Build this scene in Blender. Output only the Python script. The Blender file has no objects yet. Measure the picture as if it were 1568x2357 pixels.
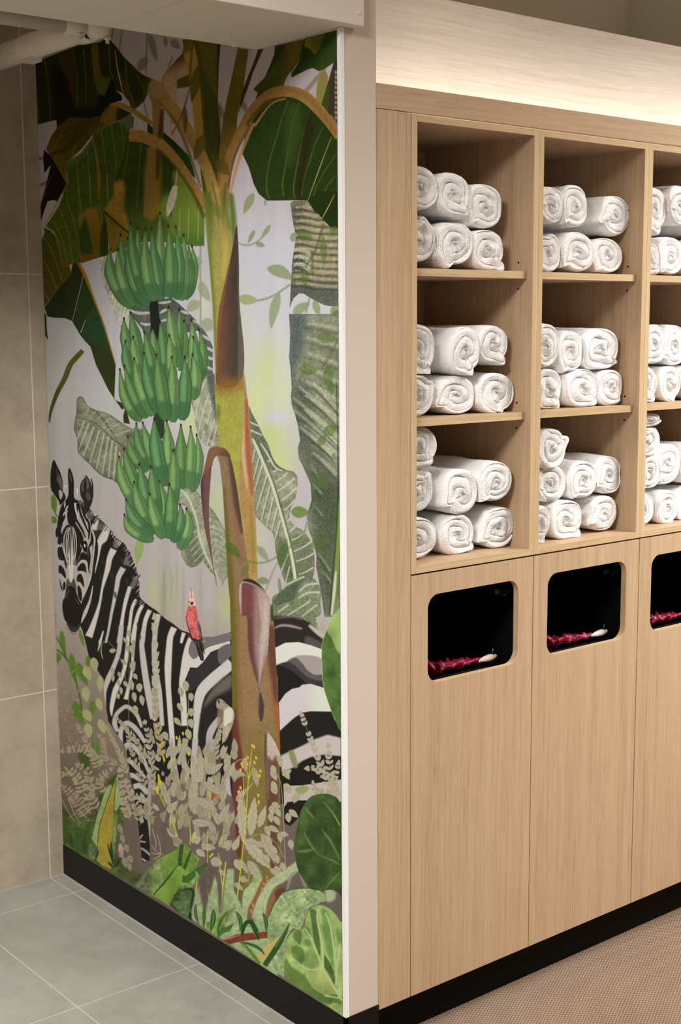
import bpy, math, random
import numpy as np
from mathutils import Matrix, Vector

# ---------------------------------------------------------------- camera, world, lights, exposure
S = 1.08                      # all lengths below are written in units of 1.08 m
scn = bpy.context.scene
COL = scn.collection

F_PX, YAW, PITCH, ROLL = 3106.5, 0.68328, -0.13747, -0.00589
cam_data = bpy.data.cameras.new('camera')
cam_data.sensor_fit = 'HORIZONTAL'
cam_data.sensor_width = 36.0
cam_data.lens = F_PX * 36.0 / 1568.0
cam_data.clip_start = 0.05
cam = bpy.data.objects.new('camera', cam_data)
COL.objects.link(cam)
fw = Vector((math.sin(YAW) * math.cos(PITCH), math.cos(YAW) * math.cos(PITCH), math.sin(PITCH)))
r0 = Vector((math.cos(YAW), -math.sin(YAW), 0))
u0 = r0.cross(fw)
rt = math.cos(ROLL) * r0 + math.sin(ROLL) * u0
up = -math.sin(ROLL) * r0 + math.cos(ROLL) * u0
M = Matrix.Identity(4)
for i in range(3):
    M[i][0], M[i][1], M[i][2] = rt[i], up[i], -fw[i]
M[0][3], M[1][3], M[2][3] = -1.65276 * S, -2.02265 * S, 1.5 * S
cam.matrix_world = M
scn.camera = cam

world = bpy.data.worlds.new('room_ambient')
scn.world = world
world.use_nodes = True
world.node_tree.nodes['Background'].inputs[0].default_value = (1.0, 0.80, 0.62, 1)
world.node_tree.nodes['Background'].inputs[1].default_value = 0.27

def area(name, loc, rot, sx, sy, power, color, spread=180):
    d = bpy.data.lights.new(name, 'AREA')
    d.shape = 'RECTANGLE'; d.size = sx; d.size_y = sy
    d.energy = power; d.color = color; d.spread = math.radians(spread)
    o = bpy.data.objects.new(name, d)
    o.location = [c * S for c in loc]; o.rotation_euler = [math.radians(a) for a in rot]
    COL.objects.link(o)
    return o
WARM = (1.0, 0.88, 0.76)
NEUT = (1.0, 0.955, 0.91)
area('ceiling_downlight', (1.45, -0.55, 2.60), (9, 0, 0), .14, .14, 6, NEUT, 120)
area('ceiling_downlight', (0.45, -0.55, 2.60), (9, 0, 0), .14, .14, 2, (1.0, .84, .68), 120)
area('recess_ceiling_light', (-1.75, -0.95, 2.56), (38, 0, -34), .80, .50, 58, (1, .985, .97), 105)
area('corridor_ceiling_light', (1.80, -1.55, 2.50), (38, 0, 24), 1.2, .6, 25, (1.0, .965, .93), 84)

scn.view_settings.view_transform = 'Standard'
scn.view_settings.look = 'None'
scn.view_settings.gamma = 1.0
scn.view_settings.use_curve_mapping = False
scn.view_settings.exposure = 0.0
try:
    scn.cycles.use_denoising = True
    scn.cycles.max_bounces = 8
    scn.cycles.diffuse_bounces = 4
except Exception:
    pass

# ---------------------------------------------------------------- node helpers
def srgb(r, g, b):
    f = lambda c: (c / 255 / 12.92) if c / 255 <= .04045 else ((c / 255 + .055) / 1.055) ** 2.4
    return (f(r), f(g), f(b), 1)

class NT:
    def __init__(self, name):
        self.m = bpy.data.materials.new(name); self.m.use_nodes = True
        self.t = self.m.node_tree; self.n = self.t.nodes; self.l = self.t.links
        self.bsdf = self.n['Principled BSDF']
    def node(self, typ, **kw):
        n = self.n.new(typ)
        ins = kw.pop('ins', {})
        for k, v in kw.items(): setattr(n, k, v)
        for k, v in ins.items():
            if hasattr(v, 'is_output') or isinstance(v, bpy.types.NodeSocket): self.l.new(v, n.inputs[k])
            else: n.inputs[k].default_value = v
        return n
    def math(self, op, a, b=0.0, c=None):
        n = self.node('ShaderNodeMath', operation=op, ins={0: a, 1: b})
        if c is not None:
            if isinstance(c, bpy.types.NodeSocket): self.l.new(c, n.inputs[2])
            else: n.inputs[2].default_value = c
        return n.outputs[0]
    def coords(self, scale, loc=(0, 0, 0), jitter=True):
        tc = self.node('ShaderNodeTexCoord')
        v = tc.outputs['Object']
        if jitter:
            oi = self.node('ShaderNodeObjectInfo')
            mu = self.math('MULTIPLY', oi.outputs['Random'], 7.3)
            cb = self.node('ShaderNodeCombineXYZ', ins={0: mu, 1: mu, 2: mu})
            ad = self.node('ShaderNodeVectorMath', operation='ADD', ins={0: v, 1: cb.outputs[0]})
            v = ad.outputs[0]
        mp = self.node('ShaderNodeMapping', ins={'Vector': v, 'Scale': scale, 'Location': loc})
        return mp.outputs[0]
    def noise(self, vec, scale, detail=4, rough=.5, dist=0.0):
        return self.node('ShaderNodeTexNoise', ins={'Vector': vec, 'Scale': scale, 'Detail': detail, 'Roughness': rough, 'Distortion': dist}).outputs[0]
    def ramp(self, fac, stops, interp='LINEAR'):
        n = self.node('ShaderNodeValToRGB', ins={0: fac})
        cr = n.color_ramp; cr.interpolation = interp
        while len(cr.elements) < len(stops): cr.elements.new(.5)
        for e, (p, c) in zip(cr.elements, stops): e.position = p; e.color = c
        return n.outputs[0]
    def mix(self, fac, a, b, blend='MIX'):
        n = self.node('ShaderNodeMix', data_type='RGBA', blend_type=blend)
        for k, v in ((0, fac), (6, a), (7, b)):
            if isinstance(v, bpy.types.NodeSocket): self.l.new(v, n.inputs[k])
            else: n.inputs[k].default_value = v
        return n.outputs[2]
    def bump(self, h, strength=.3, dist=.001):
        b = self.node('ShaderNodeBump', ins={'Height': h, 'Strength': strength, 'Distance': dist})
        self.l.new(b.outputs[0], self.bsdf.inputs['Normal'])
    def done(self, color=None, rough=.5, spec=.5, **kw):
        i = self.bsdf.inputs
        if color is not None:
            if isinstance(color, bpy.types.NodeSocket): self.l.new(color, i['Base Color'])
            else: i['Base Color'].default_value = color
        if isinstance(rough, bpy.types.NodeSocket): self.l.new(rough, i['Roughness'])
        else: i['Roughness'].default_value = rough
        i['Specular IOR Level'].default_value = spec
        for k, v in kw.items(): i[k.replace('_', ' ')].default_value = v
        return self.m

def wood(name, axis, light, mid, dark, contrast=1.0, fine=1.0):
    """straight-grained oak laminate; axis = direction of the grain (0 x, 1 y, 2 z)"""
    t = NT(name)
    def sc(a, b):
        v = [a, a, a]; v[axis] = b; return tuple(v)
    warp = t.noise(t.coords(sc(2.2, .9)), 1.0, 2)
    base = t.coords(sc(1, 1))
    wv = t.node('ShaderNodeVectorMath', operation='SCALE', ins={0: t.node('ShaderNodeCombineXYZ', ins={0: warp, 1: warp, 2: warp}).outputs[0], 'Scale': .05}).outputs[0]
    p = t.node('ShaderNodeVectorMath', operation='ADD', ins={0: base, 1: wv}).outputs[0]
    def sm(a, b):
        return t.node('ShaderNodeMapping', ins={'Vector': p, 'Scale': sc(a, b)}).outputs[0]
    broad = t.noise(sm(22, .35), 1.0, 3, .5)
    mid_n = t.noise(sm(130 * fine, 1.3), 1.0, 4, .6)
    pore = t.noise(sm(420 * fine, 7), 1.0, 3, .65)
    f = t.math('ADD', t.math('MULTIPLY', broad, .26), t.math('ADD', t.math('MULTIPLY', mid_n, .36), t.math('MULTIPLY', pore, .48)))
    w = .26 / contrast
    c = t.ramp(f, [(max(0, .55 - w), dark), (.55, mid), (min(1, .55 + w), light)])
    t.bump(pore, .12, .0004)
    return t.done(c, .5, .35)

OAK_L, OAK_M, OAK_D = srgb(204, 178, 147), srgb(186, 157, 125), srgb(154, 122, 89)
m_oak_v = wood('oak_laminate_upright', 2, OAK_L, OAK_M, OAK_D)
m_oak_x = wood('oak_laminate_lying', 0, OAK_L, OAK_M, OAK_D)
m_oak_y = wood('oak_laminate_depthwise', 1, OAK_L, OAK_M, OAK_D)
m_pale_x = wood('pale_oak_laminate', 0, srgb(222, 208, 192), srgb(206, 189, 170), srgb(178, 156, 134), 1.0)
EB_L, EB_M, EB_D = srgb(210, 187, 152), srgb(196, 169, 130), srgb(166, 136, 98)
m_edge_v = wood('oak_edging_upright', 2, EB_L, EB_M, EB_D, 1.2, 1.6)
m_edge_x = wood('oak_edging_lying', 0, EB_L, EB_M, EB_D, 1.2, 1.6)

def paint(name, col, rough=.55, bump=.15, spec=.4):
    t = NT(name)
    n = t.noise(t.coords((1, 1, 1)), 160, 3)
    big = t.noise(t.coords((1, 1, 1)), 3, 2)
    c = t.mix(t.math('MULTIPLY', big, .10), col, tuple([x * .8 for x in col[:3]] + [1]))
    t.bump(n, bump, .0006)
    return t.done(c, rough, spec)
m_white = paint('white_paint', srgb(206, 191, 176), .6)
m_bead = paint('white_corner_bead', srgb(240, 240, 238), .4, .03)
m_bulk = paint('ceiling_paint', srgb(222, 212, 200), .7, .1)
m_pipe = paint('painted_pipe', srgb(236, 226, 212), .55, .35)
m_wall_g = paint('greige_wall_paint', srgb(218, 210, 190), .7)
m_black = NT('black_skirting').done(srgb(14, 14, 13), .42, .2)
m_plinth = NT('black_plinth').done(srgb(8, 7, 5), .6, .12)
m_blackin = NT('black_inside').done(srgb(7, 6, 6), .6, .2)
m_hole = NT('peg_hole').done(srgb(40, 26, 14), .9, .1)
m_gap = NT('shadow_gap').done(srgb(30, 20, 12), .9, .1)
m_metal = NT('nickel_metal').done(srgb(84, 80, 74), .3, .5, Metallic=1.0)
m_bagred = NT('crimson_nylon').done(srgb(138, 16, 48), .42, .5)
m_bagtan = NT('beige_webbing').done(srgb(224, 200, 180), .7, .3)
m_bagwht = NT('white_webbing').done(srgb(236, 232, 228), .7, .3)
m_chip = NT('chipboard').done(srgb(196, 150, 98), .8, .2)

def tiles(name, base, dark, grout, ax_u, ax_v, bw, bh, ou, ov, mortar=.0032):
    """stone-look tile; grout on a bw x bh grid of the object's own axes (metres)"""
    t = NT(name)
    tc = t.node('ShaderNodeTexCoord')
    sp = t.node('ShaderNodeSeparateXYZ', ins={0: tc.outputs['Object']})
    def line(out, size, off):
        a = t.math('DIVIDE', t.math('ADD', out, off), size)
        fr = t.math('FRACT', a)
        d = t.math('ABSOLUTE', t.math('SUBTRACT', fr, .5))
        return t.math('GREATER_THAN', d, .5 - mortar / size / 2)
    g = t.math('MAXIMUM', line(sp.outputs[ax_u], bw, ou), line(sp.outputs[ax_v], bh, ov))
    v = t.coords((1, 1, 1), jitter=False)
    cloud = t.noise(v, 3.2, 5, .6, .6)
    streak = t.noise(v, 11, 4, .6, 1.5)
    spk = t.noise(v, 190, 3, .7)
    f = t.math('ADD', t.math('MULTIPLY', cloud, .55), t.math('ADD', t.math('MULTIPLY', streak, .25), t.math('MULTIPLY', spk, .25)))
    c = t.ramp(f, [(.36, dark), (.62, base)])
    c = t.mix(g, c, grout)
    h = t.math('SUBTRACT', t.math('MULTIPLY', spk, .3), g)
    t.bump(h, .35, .0012)
    return t.done(c, t.math('ADD', t.math('MULTIPLY', g, .3), .5), .35)

# ---------------------------------------------------------------- mesh helpers
class MB:
    """collects faces in calibrated units; build() makes one mesh object"""
    def __init__(self): self.v = []; self.f = []; self.mi = []; self.cur = 0
    def box(self, x0, x1, y0, y1, z0, z1):
        b = len(self.v)
        self.v += [(x, y, z) for z in (z0, z1) for y in (y0, y1) for x in (x0, x1)]
        for q in ((0, 2, 3, 1), (4, 5, 7, 6), (0, 1, 5, 4), (2, 6, 7, 3), (0, 4, 6, 2), (1, 3, 7, 5)):
            self.f.append([b + i for i in q]); self.mi.append(self.cur)
        return self
    def face(self, pts):
        b = len(self.v); self.v += [tuple(p) for p in pts]
        self.f.append(list(range(b, b + len(pts)))); self.mi.append(self.cur); return self
    def tube(self, p0, p1, r0, r1=None, n=24, caps=True, rings=None):
        r1 = r0 if r1 is None else r1
        a, b_ = Vector(p0), Vector(p1); d = (b_ - a).normalized()
        s = d.orthogonal().normalized(); t = d.cross(s)
        rings = rings or [(0, r0), (1, r1)]
        base = len(self.v)
        for f, r in rings:
            c = a.lerp(b_, f)
            for k in range(n):
                an = 2 * math.pi * k / n
                self.v.append(tuple(c + r * (math.cos(an) * s + math.sin(an) * t)))
        for j in range(len(rings) - 1):
            for k in range(n):
                k2 = (k + 1) % n
                self.f.append([base + j * n + k, base + j * n + k2, base + (j + 1) * n + k2, base + (j + 1) * n + k]); self.mi.append(self.cur)
        if caps:
            self.f.append([base + k for k in range(n)][::-1]); self.mi.append(self.cur)
            e = base + (len(rings) - 1) * n
            self.f.append([e + k for k in range(n)]); self.mi.append(self.cur)
        return self
    def build(self, name, mat, parent=None, origin=None, bevel=0, smooth=False, solid=0):
        if origin is None:
            if parent is not None: origin = parent['_o'][:]
            else:
                xs = [min(v[i] for v in self.v) for i in range(3)]; xe = [max(v[i] for v in self.v) for i in range(3)]
                origin = ((xs[0] + xe[0]) / 2, (xs[1] + xe[1]) / 2, xs[2])
        me = bpy.data.meshes.new(name)
        me.from_pydata([tuple((c - o) * S for c, o in zip(v, origin)) for v in self.v], [], self.f)
        for m in (mat if isinstance(mat, (list, tuple)) else [mat]): me.materials.append(m)
        if any(self.mi): me.polygons.foreach_set('material_index', self.mi)
        o = bpy.data.objects.new(name, me); COL.objects.link(o)
        ORI[o.name] = tuple(origin)
        if parent is not None:
            o.parent = parent
            po = parent['_o'] if '_o' in parent else (0, 0, 0)
            o.location = [(a - b) * S for a, b in zip(origin, po)]
        else: o.location = [c * S for c in origin]
        o['_o'] = list(origin)
        if bevel:
            bm = o.modifiers.new('bevel', 'BEVEL'); bm.width = bevel * S; bm.segments = 2; bm.limit_method = 'ANGLE'
        if solid:
            sm = o.modifiers.new('thickness', 'SOLIDIFY'); sm.thickness = solid * S
        if smooth:
            me.polygons.foreach_set('use_smooth', [True] * len(me.polygons))
        return o
ORI = {}
def empty(name, loc):
    o = bpy.data.objects.new(name, None); COL.objects.link(o)
    o.location = [c * S for c in loc]; o['_o'] = list(loc); o.empty_display_size = .05
    return o
def tag(o, label=None, cat=None, group=None, kind=None):
    for k, v in (('label', label), ('category', cat), ('group', group), ('kind', kind)):
        if v: o[k] = v
    return o
def struct(o): o['kind'] = 'structure'; return o

# ---------------------------------------------------------------- the room
L = 1.2297                                    # depth of the tiled recess
TRIMX = -0.0415                               # first grout line beside the mural
m_floor = tiles('floor_tile', srgb(176, 174, 165), srgb(150, 147, 137), srgb(206, 201, 190), 0, 1, .309, .6015, 0, 0)
m_wtile = tiles('wall_tile', srgb(188, 175, 156), srgb(156, 142, 122), srgb(226, 211, 192), 0, 2, .309, .5993, 0, 0)
# the grout grid starts at the objects' origins
struct(MB().box(-2.6, 0.0, -2.6, 1.1, -.02, 0).box(-2.6, 0.0, 1.1, L, -.02, 0).build('floor', m_floor, origin=(TRIMX, .5425, 0)))
struct(MB().box(-2.6, 0.0, L, L + .1, -.02, 2.42).build('wall_back', m_wtile, origin=(TRIMX, L, .526)))
m_ct = None
def carpet():
    t = NT('woven_carpet')
    tc = t.node('ShaderNodeTexCoord')
    v = tc.outputs['Object']
    wob = t.noise(v, 60, 2)
    sp = t.node('ShaderNodeSeparateXYZ', ins={0: v})
    pu, pv = .0070, .0102
    rx_ = t.math('ADD', t.math('MULTIPLY', sp.outputs[0], -.47), t.math('MULTIPLY', sp.outputs[1], .88))   # ribs run askew
    y = t.math('ADD', t.math('MULTIPLY', sp.outputs[0], .88), t.math('MULTIPLY', sp.outputs[1], .47))
    x = t.math('ADD', rx_, t.math('MULTIPLY', wob, .0042))
    row = t.math('SINE', t.math('MULTIPLY', x, 2 * math.pi / pu))
    # each rib is a string of slanted knots
    kn = t.math('SINE', t.math('MULTIPLY', t.math('ADD', y, t.math('MULTIPLY', x, .55)), 2 * math.pi / pv))
    h = t.math('ADD', t.math('MULTIPLY', row, .55), t.math('MULTIPLY', kn, .5))
    h = t.math('ADD', t.math('MULTIPLY', h, .5), .5)
    fib = t.noise(v, 900, 3, .7)
    big = t.noise(v, 7, 3)
    hh = t.math('ADD', t.math('MULTIPLY', h, .62), t.math('ADD', t.math('MULTIPLY', fib, .5), t.math('MULTIPLY', big, .12)))
    c = t.ramp(hh, [(.12, srgb(62, 44, 30)), (.5, srgb(122, 94, 71)), (.95, srgb(182, 152, 122))])
    t.bump(hh, .9, .003)
    return t.done(c, .95, .1, Sheen_Weight=.2)
struct(MB().box(-.0, 3.2, -2.6, 0.3, -.08, -.045).build('floor_carpet', carpet()))
# wall with the mural: painted core, corner at the origin
struct(MB().box(0.0044, 0.0884, 0.0, L + .1, 0, 2.6).build('wall_right', m_white, bevel=.0015))
tag(MB().box(-.0006, .0045, .0002, .0104, .0858, 2.0497).box(-.0006, .0088, -.0012, .0003, .0858, 2.0497).build('corner_bead', m_bead, bevel=.0004), 'white metal corner bead running up the edge between mural and painted column', 'corner trim')
# black skirting wraps the corner
struct(MB().box(-.0022, .006, -.0022, L - .0005, 0, .0858).box(-.0022, .0884, -.0022, .006, -.046, .0858).box(.0840, .0884, .006, .07, -.046, .0858).build('baseboard_right', m_black, bevel=.0006))
struct(MB().box(-.0050, -.0020, .0, L - .001, 0, .0022).box(-2.6, -.0022, L - .0022, L - .0001, 0, .0018).build('trim_1', paint('grout_bead', srgb(186, 182, 172), .6)))
struct(MB().box(-.0030, .0006, L - .0028, L + .0002, .0, 2.3).build('trim_2', paint('sealant', srgb(170, 158, 142), .5)))
struct(MB().box(-2.6, .0884, L - 2.4, L + .1, 2.62, 2.66).build('ceiling', m_bulk))

# bulkhead over the recess
b = MB().box(-2.4, .0355, -.0283, .268, 2.0505, 2.62)
bulk = b.build('trim_bulkhead', m_bulk, bevel=.002); bulk.name = 'ceiling_bulkhead'; struct(bulk)
struct(MB().box(-.3425, -.3405, -.027, .267, 2.0496, 2.0506).build('trim_3', m_bulk))
s = MB().tube((.0215, -.0281, 2.0735), (.0215, -.0305, 2.0735), .0036, n=20).tube((.0215, -.0305, 2.0735), (.0215, -.0308, 2.0735), .0012, n=12)
tag(s.build('screw', m_bulk), 'tiny painted screw head near the right end of the white bulkhead', 'screw')
s = MB().tube((-.062, .255, 2.0506), (-.062, .255, 2.0480), .0065, n=20)
tag(s.build('screw', m_bead), 'small pale screw cap under the bulkhead edge above the banana leaves', 'screw')

# pipes behind the bulkhead
pb = empty('soil_pipe', (-.13, .95, 2.10))
tag(pb, 'thick white painted pipe running to the tiled wall under the ceiling', 'pipe')
MB().tube((-.135, L + .02, 2.152), (-.135, .70, 2.152), .0285, n=40).build('pipe_run', m_pipe, pb, smooth=True)
MB().tube((-.135, 1.008, 2.152), (-.135, .955, 2.152), .0300, n=40).box(-.150, -.120, .958, 1.004, 2.1165, 2.126).build('bracket', m_pipe, pb, smooth=False)
pc = MB()
pc.tube((-.135, .74, 2.152), (-.135, .70, 2.152), .030, n=40, rings=[(0, .030), (.1, .034), (.9, .034), (1, .030)])
pc.tube((-.135, .70, 2.152), (-.108, .66, 2.156), .031, n=40, rings=[(0, .0300), (.4, .031), (.8, .024), (1, .01)])
pc.build('elbow', m_pipe, pb, smooth=True)
cl = MB()
for x, y in ((-.165, .690), (-.098, .690)):
    cl.tube((x, y, 2.150), (x, y, 2.118), .0042, n=12).tube((x, y, 2.130), (x, y, 2.126), .0085, n=6)
    cl.tube((x, y, 2.166), (x, y, 2.158), .0085, n=6)
cl.box(-.170, -.093, .684, .698, 2.150, 2.156)
cl.build('clamp', m_pipe, pb)
pa = empty('water_pipe', (-.6, .72, 2.12))
tag(pa, 'thinner white painted pipe crossing in front of the thick pipe near bulkhead', 'pipe')
MB().tube((-1.9, .70, 2.1465), (-.196, .70, 2.1465), .0185, n=36).build('pipe_run', m_pipe, pa, smooth=True)
MB().tube((-.200, .70, 2.147), (-.155, .70, 2.150), .022, n=36, rings=[(0, .0195), (.08, .0225), (.5, .0225), (1, .026)]).build('coupling', m_pipe, pa, smooth=True)

# wall and ceiling seen above the cabinets
struct(MB().box(.0884, 2.06, 1.0, 1.06, 1.0, 2.62).build('wall_far', m_wall_g))
struct(MB().box(2.06, 2.12, .0, 1.06, -.08, 2.62).build('wall_end', paint('grey_wall_paint', srgb(214, 208, 194), .7)))

# ---------------------------------------------------------------- joinery
ZD, ZG, ZU, ZT = .0722, .9885, 1.9125, 1.9593
X1, X2, X3, X4, X5 = .0884, .1797, .5471, .9176, 1.2881
TS = .0148
ST = .0005
def cap(o, x0, x1):
    return o
# tall filler beside the column
PANEL_TOP = 2.178
tag(MB().box(X1 + .0006, X2 - .0012, 0, .018, ZD, ZU - .0012).build('filler_panel', m_oak_v, bevel=.0005),
    'narrow full height oak panel between white column and first cabinet', 'panel')
tag(MB().box(X1 + .0006, 2.0, 0, .017, ZU, ZT).build('fascia_board', m_oak_x, bevel=.0005),
    'long horizontal oak fascia board above the towel cubbies', 'fascia board')
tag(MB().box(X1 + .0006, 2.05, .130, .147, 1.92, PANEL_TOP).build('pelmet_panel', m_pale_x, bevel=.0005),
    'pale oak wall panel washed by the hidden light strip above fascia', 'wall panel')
# oak wall lining carrying on to the right of the cabinets, beyond the frame
struct(MB().box(X5 + .0008, 2.06, 0, .018, ZD, ZU - .0012).build('wall_lining', m_oak_v))
# light strip in the cove behind the fascia
t = NT('light_strip_diffuser')
t.bsdf.inputs['Emission Color'].default_value = (0.80, .92, 1.0, 1)
t.bsdf.inputs['Emission Strength'].default_value = 24.0
t.done(srgb(240, 240, 235), .5)
tag(MB().box(X1 + .004, 2.0, .022, .036, 1.9225, 1.9285).build('light_strip', t.m), 'light strip lying behind the oak fascia board', 'light strip')
tag(MB().box(X1 + .0006, 2.0, .064, .08, -.06, ZD + .004).build('plinth', m_plinth), 'black recessed plinth under the oak laundry cabinets', 'plinth')

def towel_unit(x0, x1, label, last=False):
    o = empty('towel_cabinet', ((x0 + x1) / 2, .18, ZG))
    tag(o, label, 'cabinet', 'open towel cabinets')
    a, b = x0 + .0003, x1 - .0003
    zb, zt = .9925, 1.9096
    # carcass sides with an edging strip on the front
    for sx, sy in ((a, a + TS), (b - TS, b)):
        right = MB().box(sx, sy, .0012, .36, zb, zt).build('side_panel', m_oak_v, o, bevel=.0003)
        MB().box(sx, sy, .0, .0012, zb, zt).build('edging', m_edge_v, right)
    MB().box(a + TS, b - TS, .344, .359, zb, zt).build('back_panel', m_oak_v, o)
    MB().box(a + TS, b - TS, .0012, .344, 1.8966, zt).build('top_panel', m_oak_y, o)
    MB().box(a + TS, b - TS, .0, .0012, 1.8966, zt).build('edging', m_edge_x, o)
    MB().box(a, b, .03, .05, zt, ZU).build('shadow_strip', m_blackin, o)
    MB().box(a + TS, b - TS, .0012, .344, zb, 1.0065).build('bottom_panel', m_oak_y, o)
    MB().box(a + TS, b - TS, .0, .0012, zb, 1.0065).build('edging', m_edge_x, o)
    for zs in (1.6130, 1.3090):
        sh = MB().box(a + TS + .0004, b - TS - .0004, .0177, .343, zs - .0155, zs).build('shelf', m_oak_y, o)
        e = MB().box(a + TS + .0004, b - TS - .0100, .0165, .0177, zs - .0155, zs).build('edging', m_edge_x, sh)
        for zz in (zs + .0195, zs - .0365):
            MB().tube((b - TS + .001, .0428, zz), (b - TS - .00025, .0428, zz), .0026, n=14).build('peg_hole', m_hole, right)
    return o
towel_unit(X2, X3, 'leftmost open oak towel cabinet, directly right of the narrow oak panel')
towel_unit(X3, X4, 'middle open oak towel cabinet, between the two other open ones')
towel_unit(X4, X5, 'rightmost open oak towel cabinet, cut off by the photo edge')

def rrect(x0, x1, z0, z1, r, n=10):
    pts = []
    for cx, cz, a0 in ((x1 - r, z1 - r, 0), (x0 + r, z1 - r, 90), (x0 + r, z0 + r, 180), (x1 - r, z0 + r, 270)):
        for k in range(n + 1):
            a = math.radians(a0 + 90 * k / n)
            pts.append((cx + r * math.cos(a), cz + r * math.sin(a)))
    return pts
def door_mesh(x0, x1, z0, z1, y0, y1, hx0, hx1, hz0, hz1, r):
    """panel with a rounded-rectangle hole; material 1 = cut edge of the hole"""
    m = MB(); n = 10
    hole = rrect(hx0, hx1, hz0, hz1, r, n)
    N = len(hole)
    cx, cz = (hx0 + hx1) / 2, (hz0 + hz1) / 2
    quadc = [(x1, z1), (x0, z1), (x0, z0), (x1, z0)]
    for y, flip in ((y0, False), (y1, True)):
        b = len(m.v)
        m.v += [(p[0], y, p[1]) for p in hole]
        m.v += [(q[0], y, q[1]) for q in quadc]
        for c in range(4):
            s = c * (n + 1)
            for k in range(n):
                f = [b + s + k, b + s + k + 1, b + N + c]
                m.f.append(f if flip else f[::-1]); m.mi.append(0)
            s2 = ((c + 1) % 4) * (n + 1)
            f = [b + s + n, b + s2, b + N + (c + 1) % 4, b + N + c]
            m.f.append(f if flip else f[::-1]); m.mi.append(0)
    bb = N + 4
    for k in range(N):
        k2 = (k + 1) % N
        m.f.append([k, k2, bb + k2, bb + k]); m.mi.append(1)
    for c in range(4):
        c2 = (c + 1) % 4
        m.f.append([N + c, bb + N + c, bb + N + c2, N + c2]); m.mi.append(0)
    return m

def laundry_unit(x0, x1, label):
    o = empty('laundry_cabinet', ((x0 + x1) / 2, .18, ZD))
    tag(o, label, 'cabinet', 'closed laundry cabinets')
    m = MB()
    y0 = .0205
    m.box(x0 + .0005, x0 + TS, y0, .36, ZD, .9840).box(x1 - TS, x1 - .0005, y0, .36, ZD, .9840)
    m.box(x0 + TS, x1 - TS, .345, .36, ZD, .984).box(x0 + TS, x1 - TS, y0, .345, .970, .984).box(x0 + TS, x1 - TS, y0, .345, ZD, .084)
    m.build('body', m_blackin, o)
    d = door_mesh(x0 + .0013, x1 - .0013, ZD, ZG, 0, .0150, x0 + .0475, x1 - .0475, .7535, .9425, .030)
    door = d.build('door', [m_oak_v, m_edge_x], o, bevel=.0004)
    # concealed hinge behind the upper right corner of the opening
    h = MB()
    hx = x1 - .0500; hz = .9120
    h.box(hx + .004, hx + .036, .0152, .030, hz - .012, hz + .012)
    h.tube((hx + .012, .0155, hz + .0135), (hx + .012, .0345, hz + .0135), .0030, n=16)
    h.tube((hx + .012, .0155, hz - .0135), (hx + .012, .0345, hz - .0135), .0030, n=16)
    h.box(hx - .004, hx + .010, .026, .038, hz - .004, hz + .004)
    h.box(hx - .030, hx - .004, .040, .043, hz - .0055, hz + .0055)
    h.tube((hx - .006, .0385, hz - .008), (hx + .001, .0345, hz - .008), .0022, n=12)
    h.build('hinge', m_metal, door, bevel=.0004)
    return o
laundry_unit(X2, X3, 'leftmost closed oak laundry cabinet, under the leftmost towel cabinet')
laundry_unit(X3, X4, 'middle closed oak laundry cabinet with rounded opening and white strap inside')
laundry_unit(X4, X5, 'rightmost closed oak laundry cabinet, cut off by the photo edge')

# laundry bags hanging inside, gathered over a black frame
def cloth_ridge(path, seed, folds=9, r=.016):
    """gathered cloth edge: a tube along a path whose section swells and pinches"""
    rng = random.Random(seed); v = []; f = []
    P = [Vector(p) for p in path]
    # resample
    pts = []
    seg = 14
    for i in range(len(P) - 1):
        for k in range(seg): 
            t_ = k / seg
            pts.append(P[i].lerp(P[i + 1], t_ * t_ * (3 - 2 * t_)))
    pts.append(P[-1])
    n = 22; N = len(pts)
    for i, p in enumerate(pts):
        u = i / (N - 1)
        rr = r * (1 + .35 * math.sin(u * folds * 6.283 + seed) + .15 * math.sin(u * folds * 15.1)) * (1 - .55 * u ** 6) * (.75 + .5 * (1 - u))
        for k in range(n):
            a = 2 * math.pi * k / n
            q = rr * (1 + .18 * math.sin(3 * a + u * 40 + seed) + .08 * math.sin(7 * a - u * 63))
            v.append((p.x + .004 * math.sin(u * 30 + a), p.y + q * math.cos(a) * 1.1, p.z + q * math.sin(a)))
    for i in range(N - 1):
        for k in range(n):
            k2 = (k + 1) % n
            f.append([i * n + k, i * n + k2, (i + 1) * n + k2, (i + 1) * n + k])
    f.append(list(range(n))[::-1]); f.append([(N - 1) * n + k for k in range(n)])
    m = MB(); m.v = v; m.f = f; m.mi = [0] * len(f)
    return m
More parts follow.
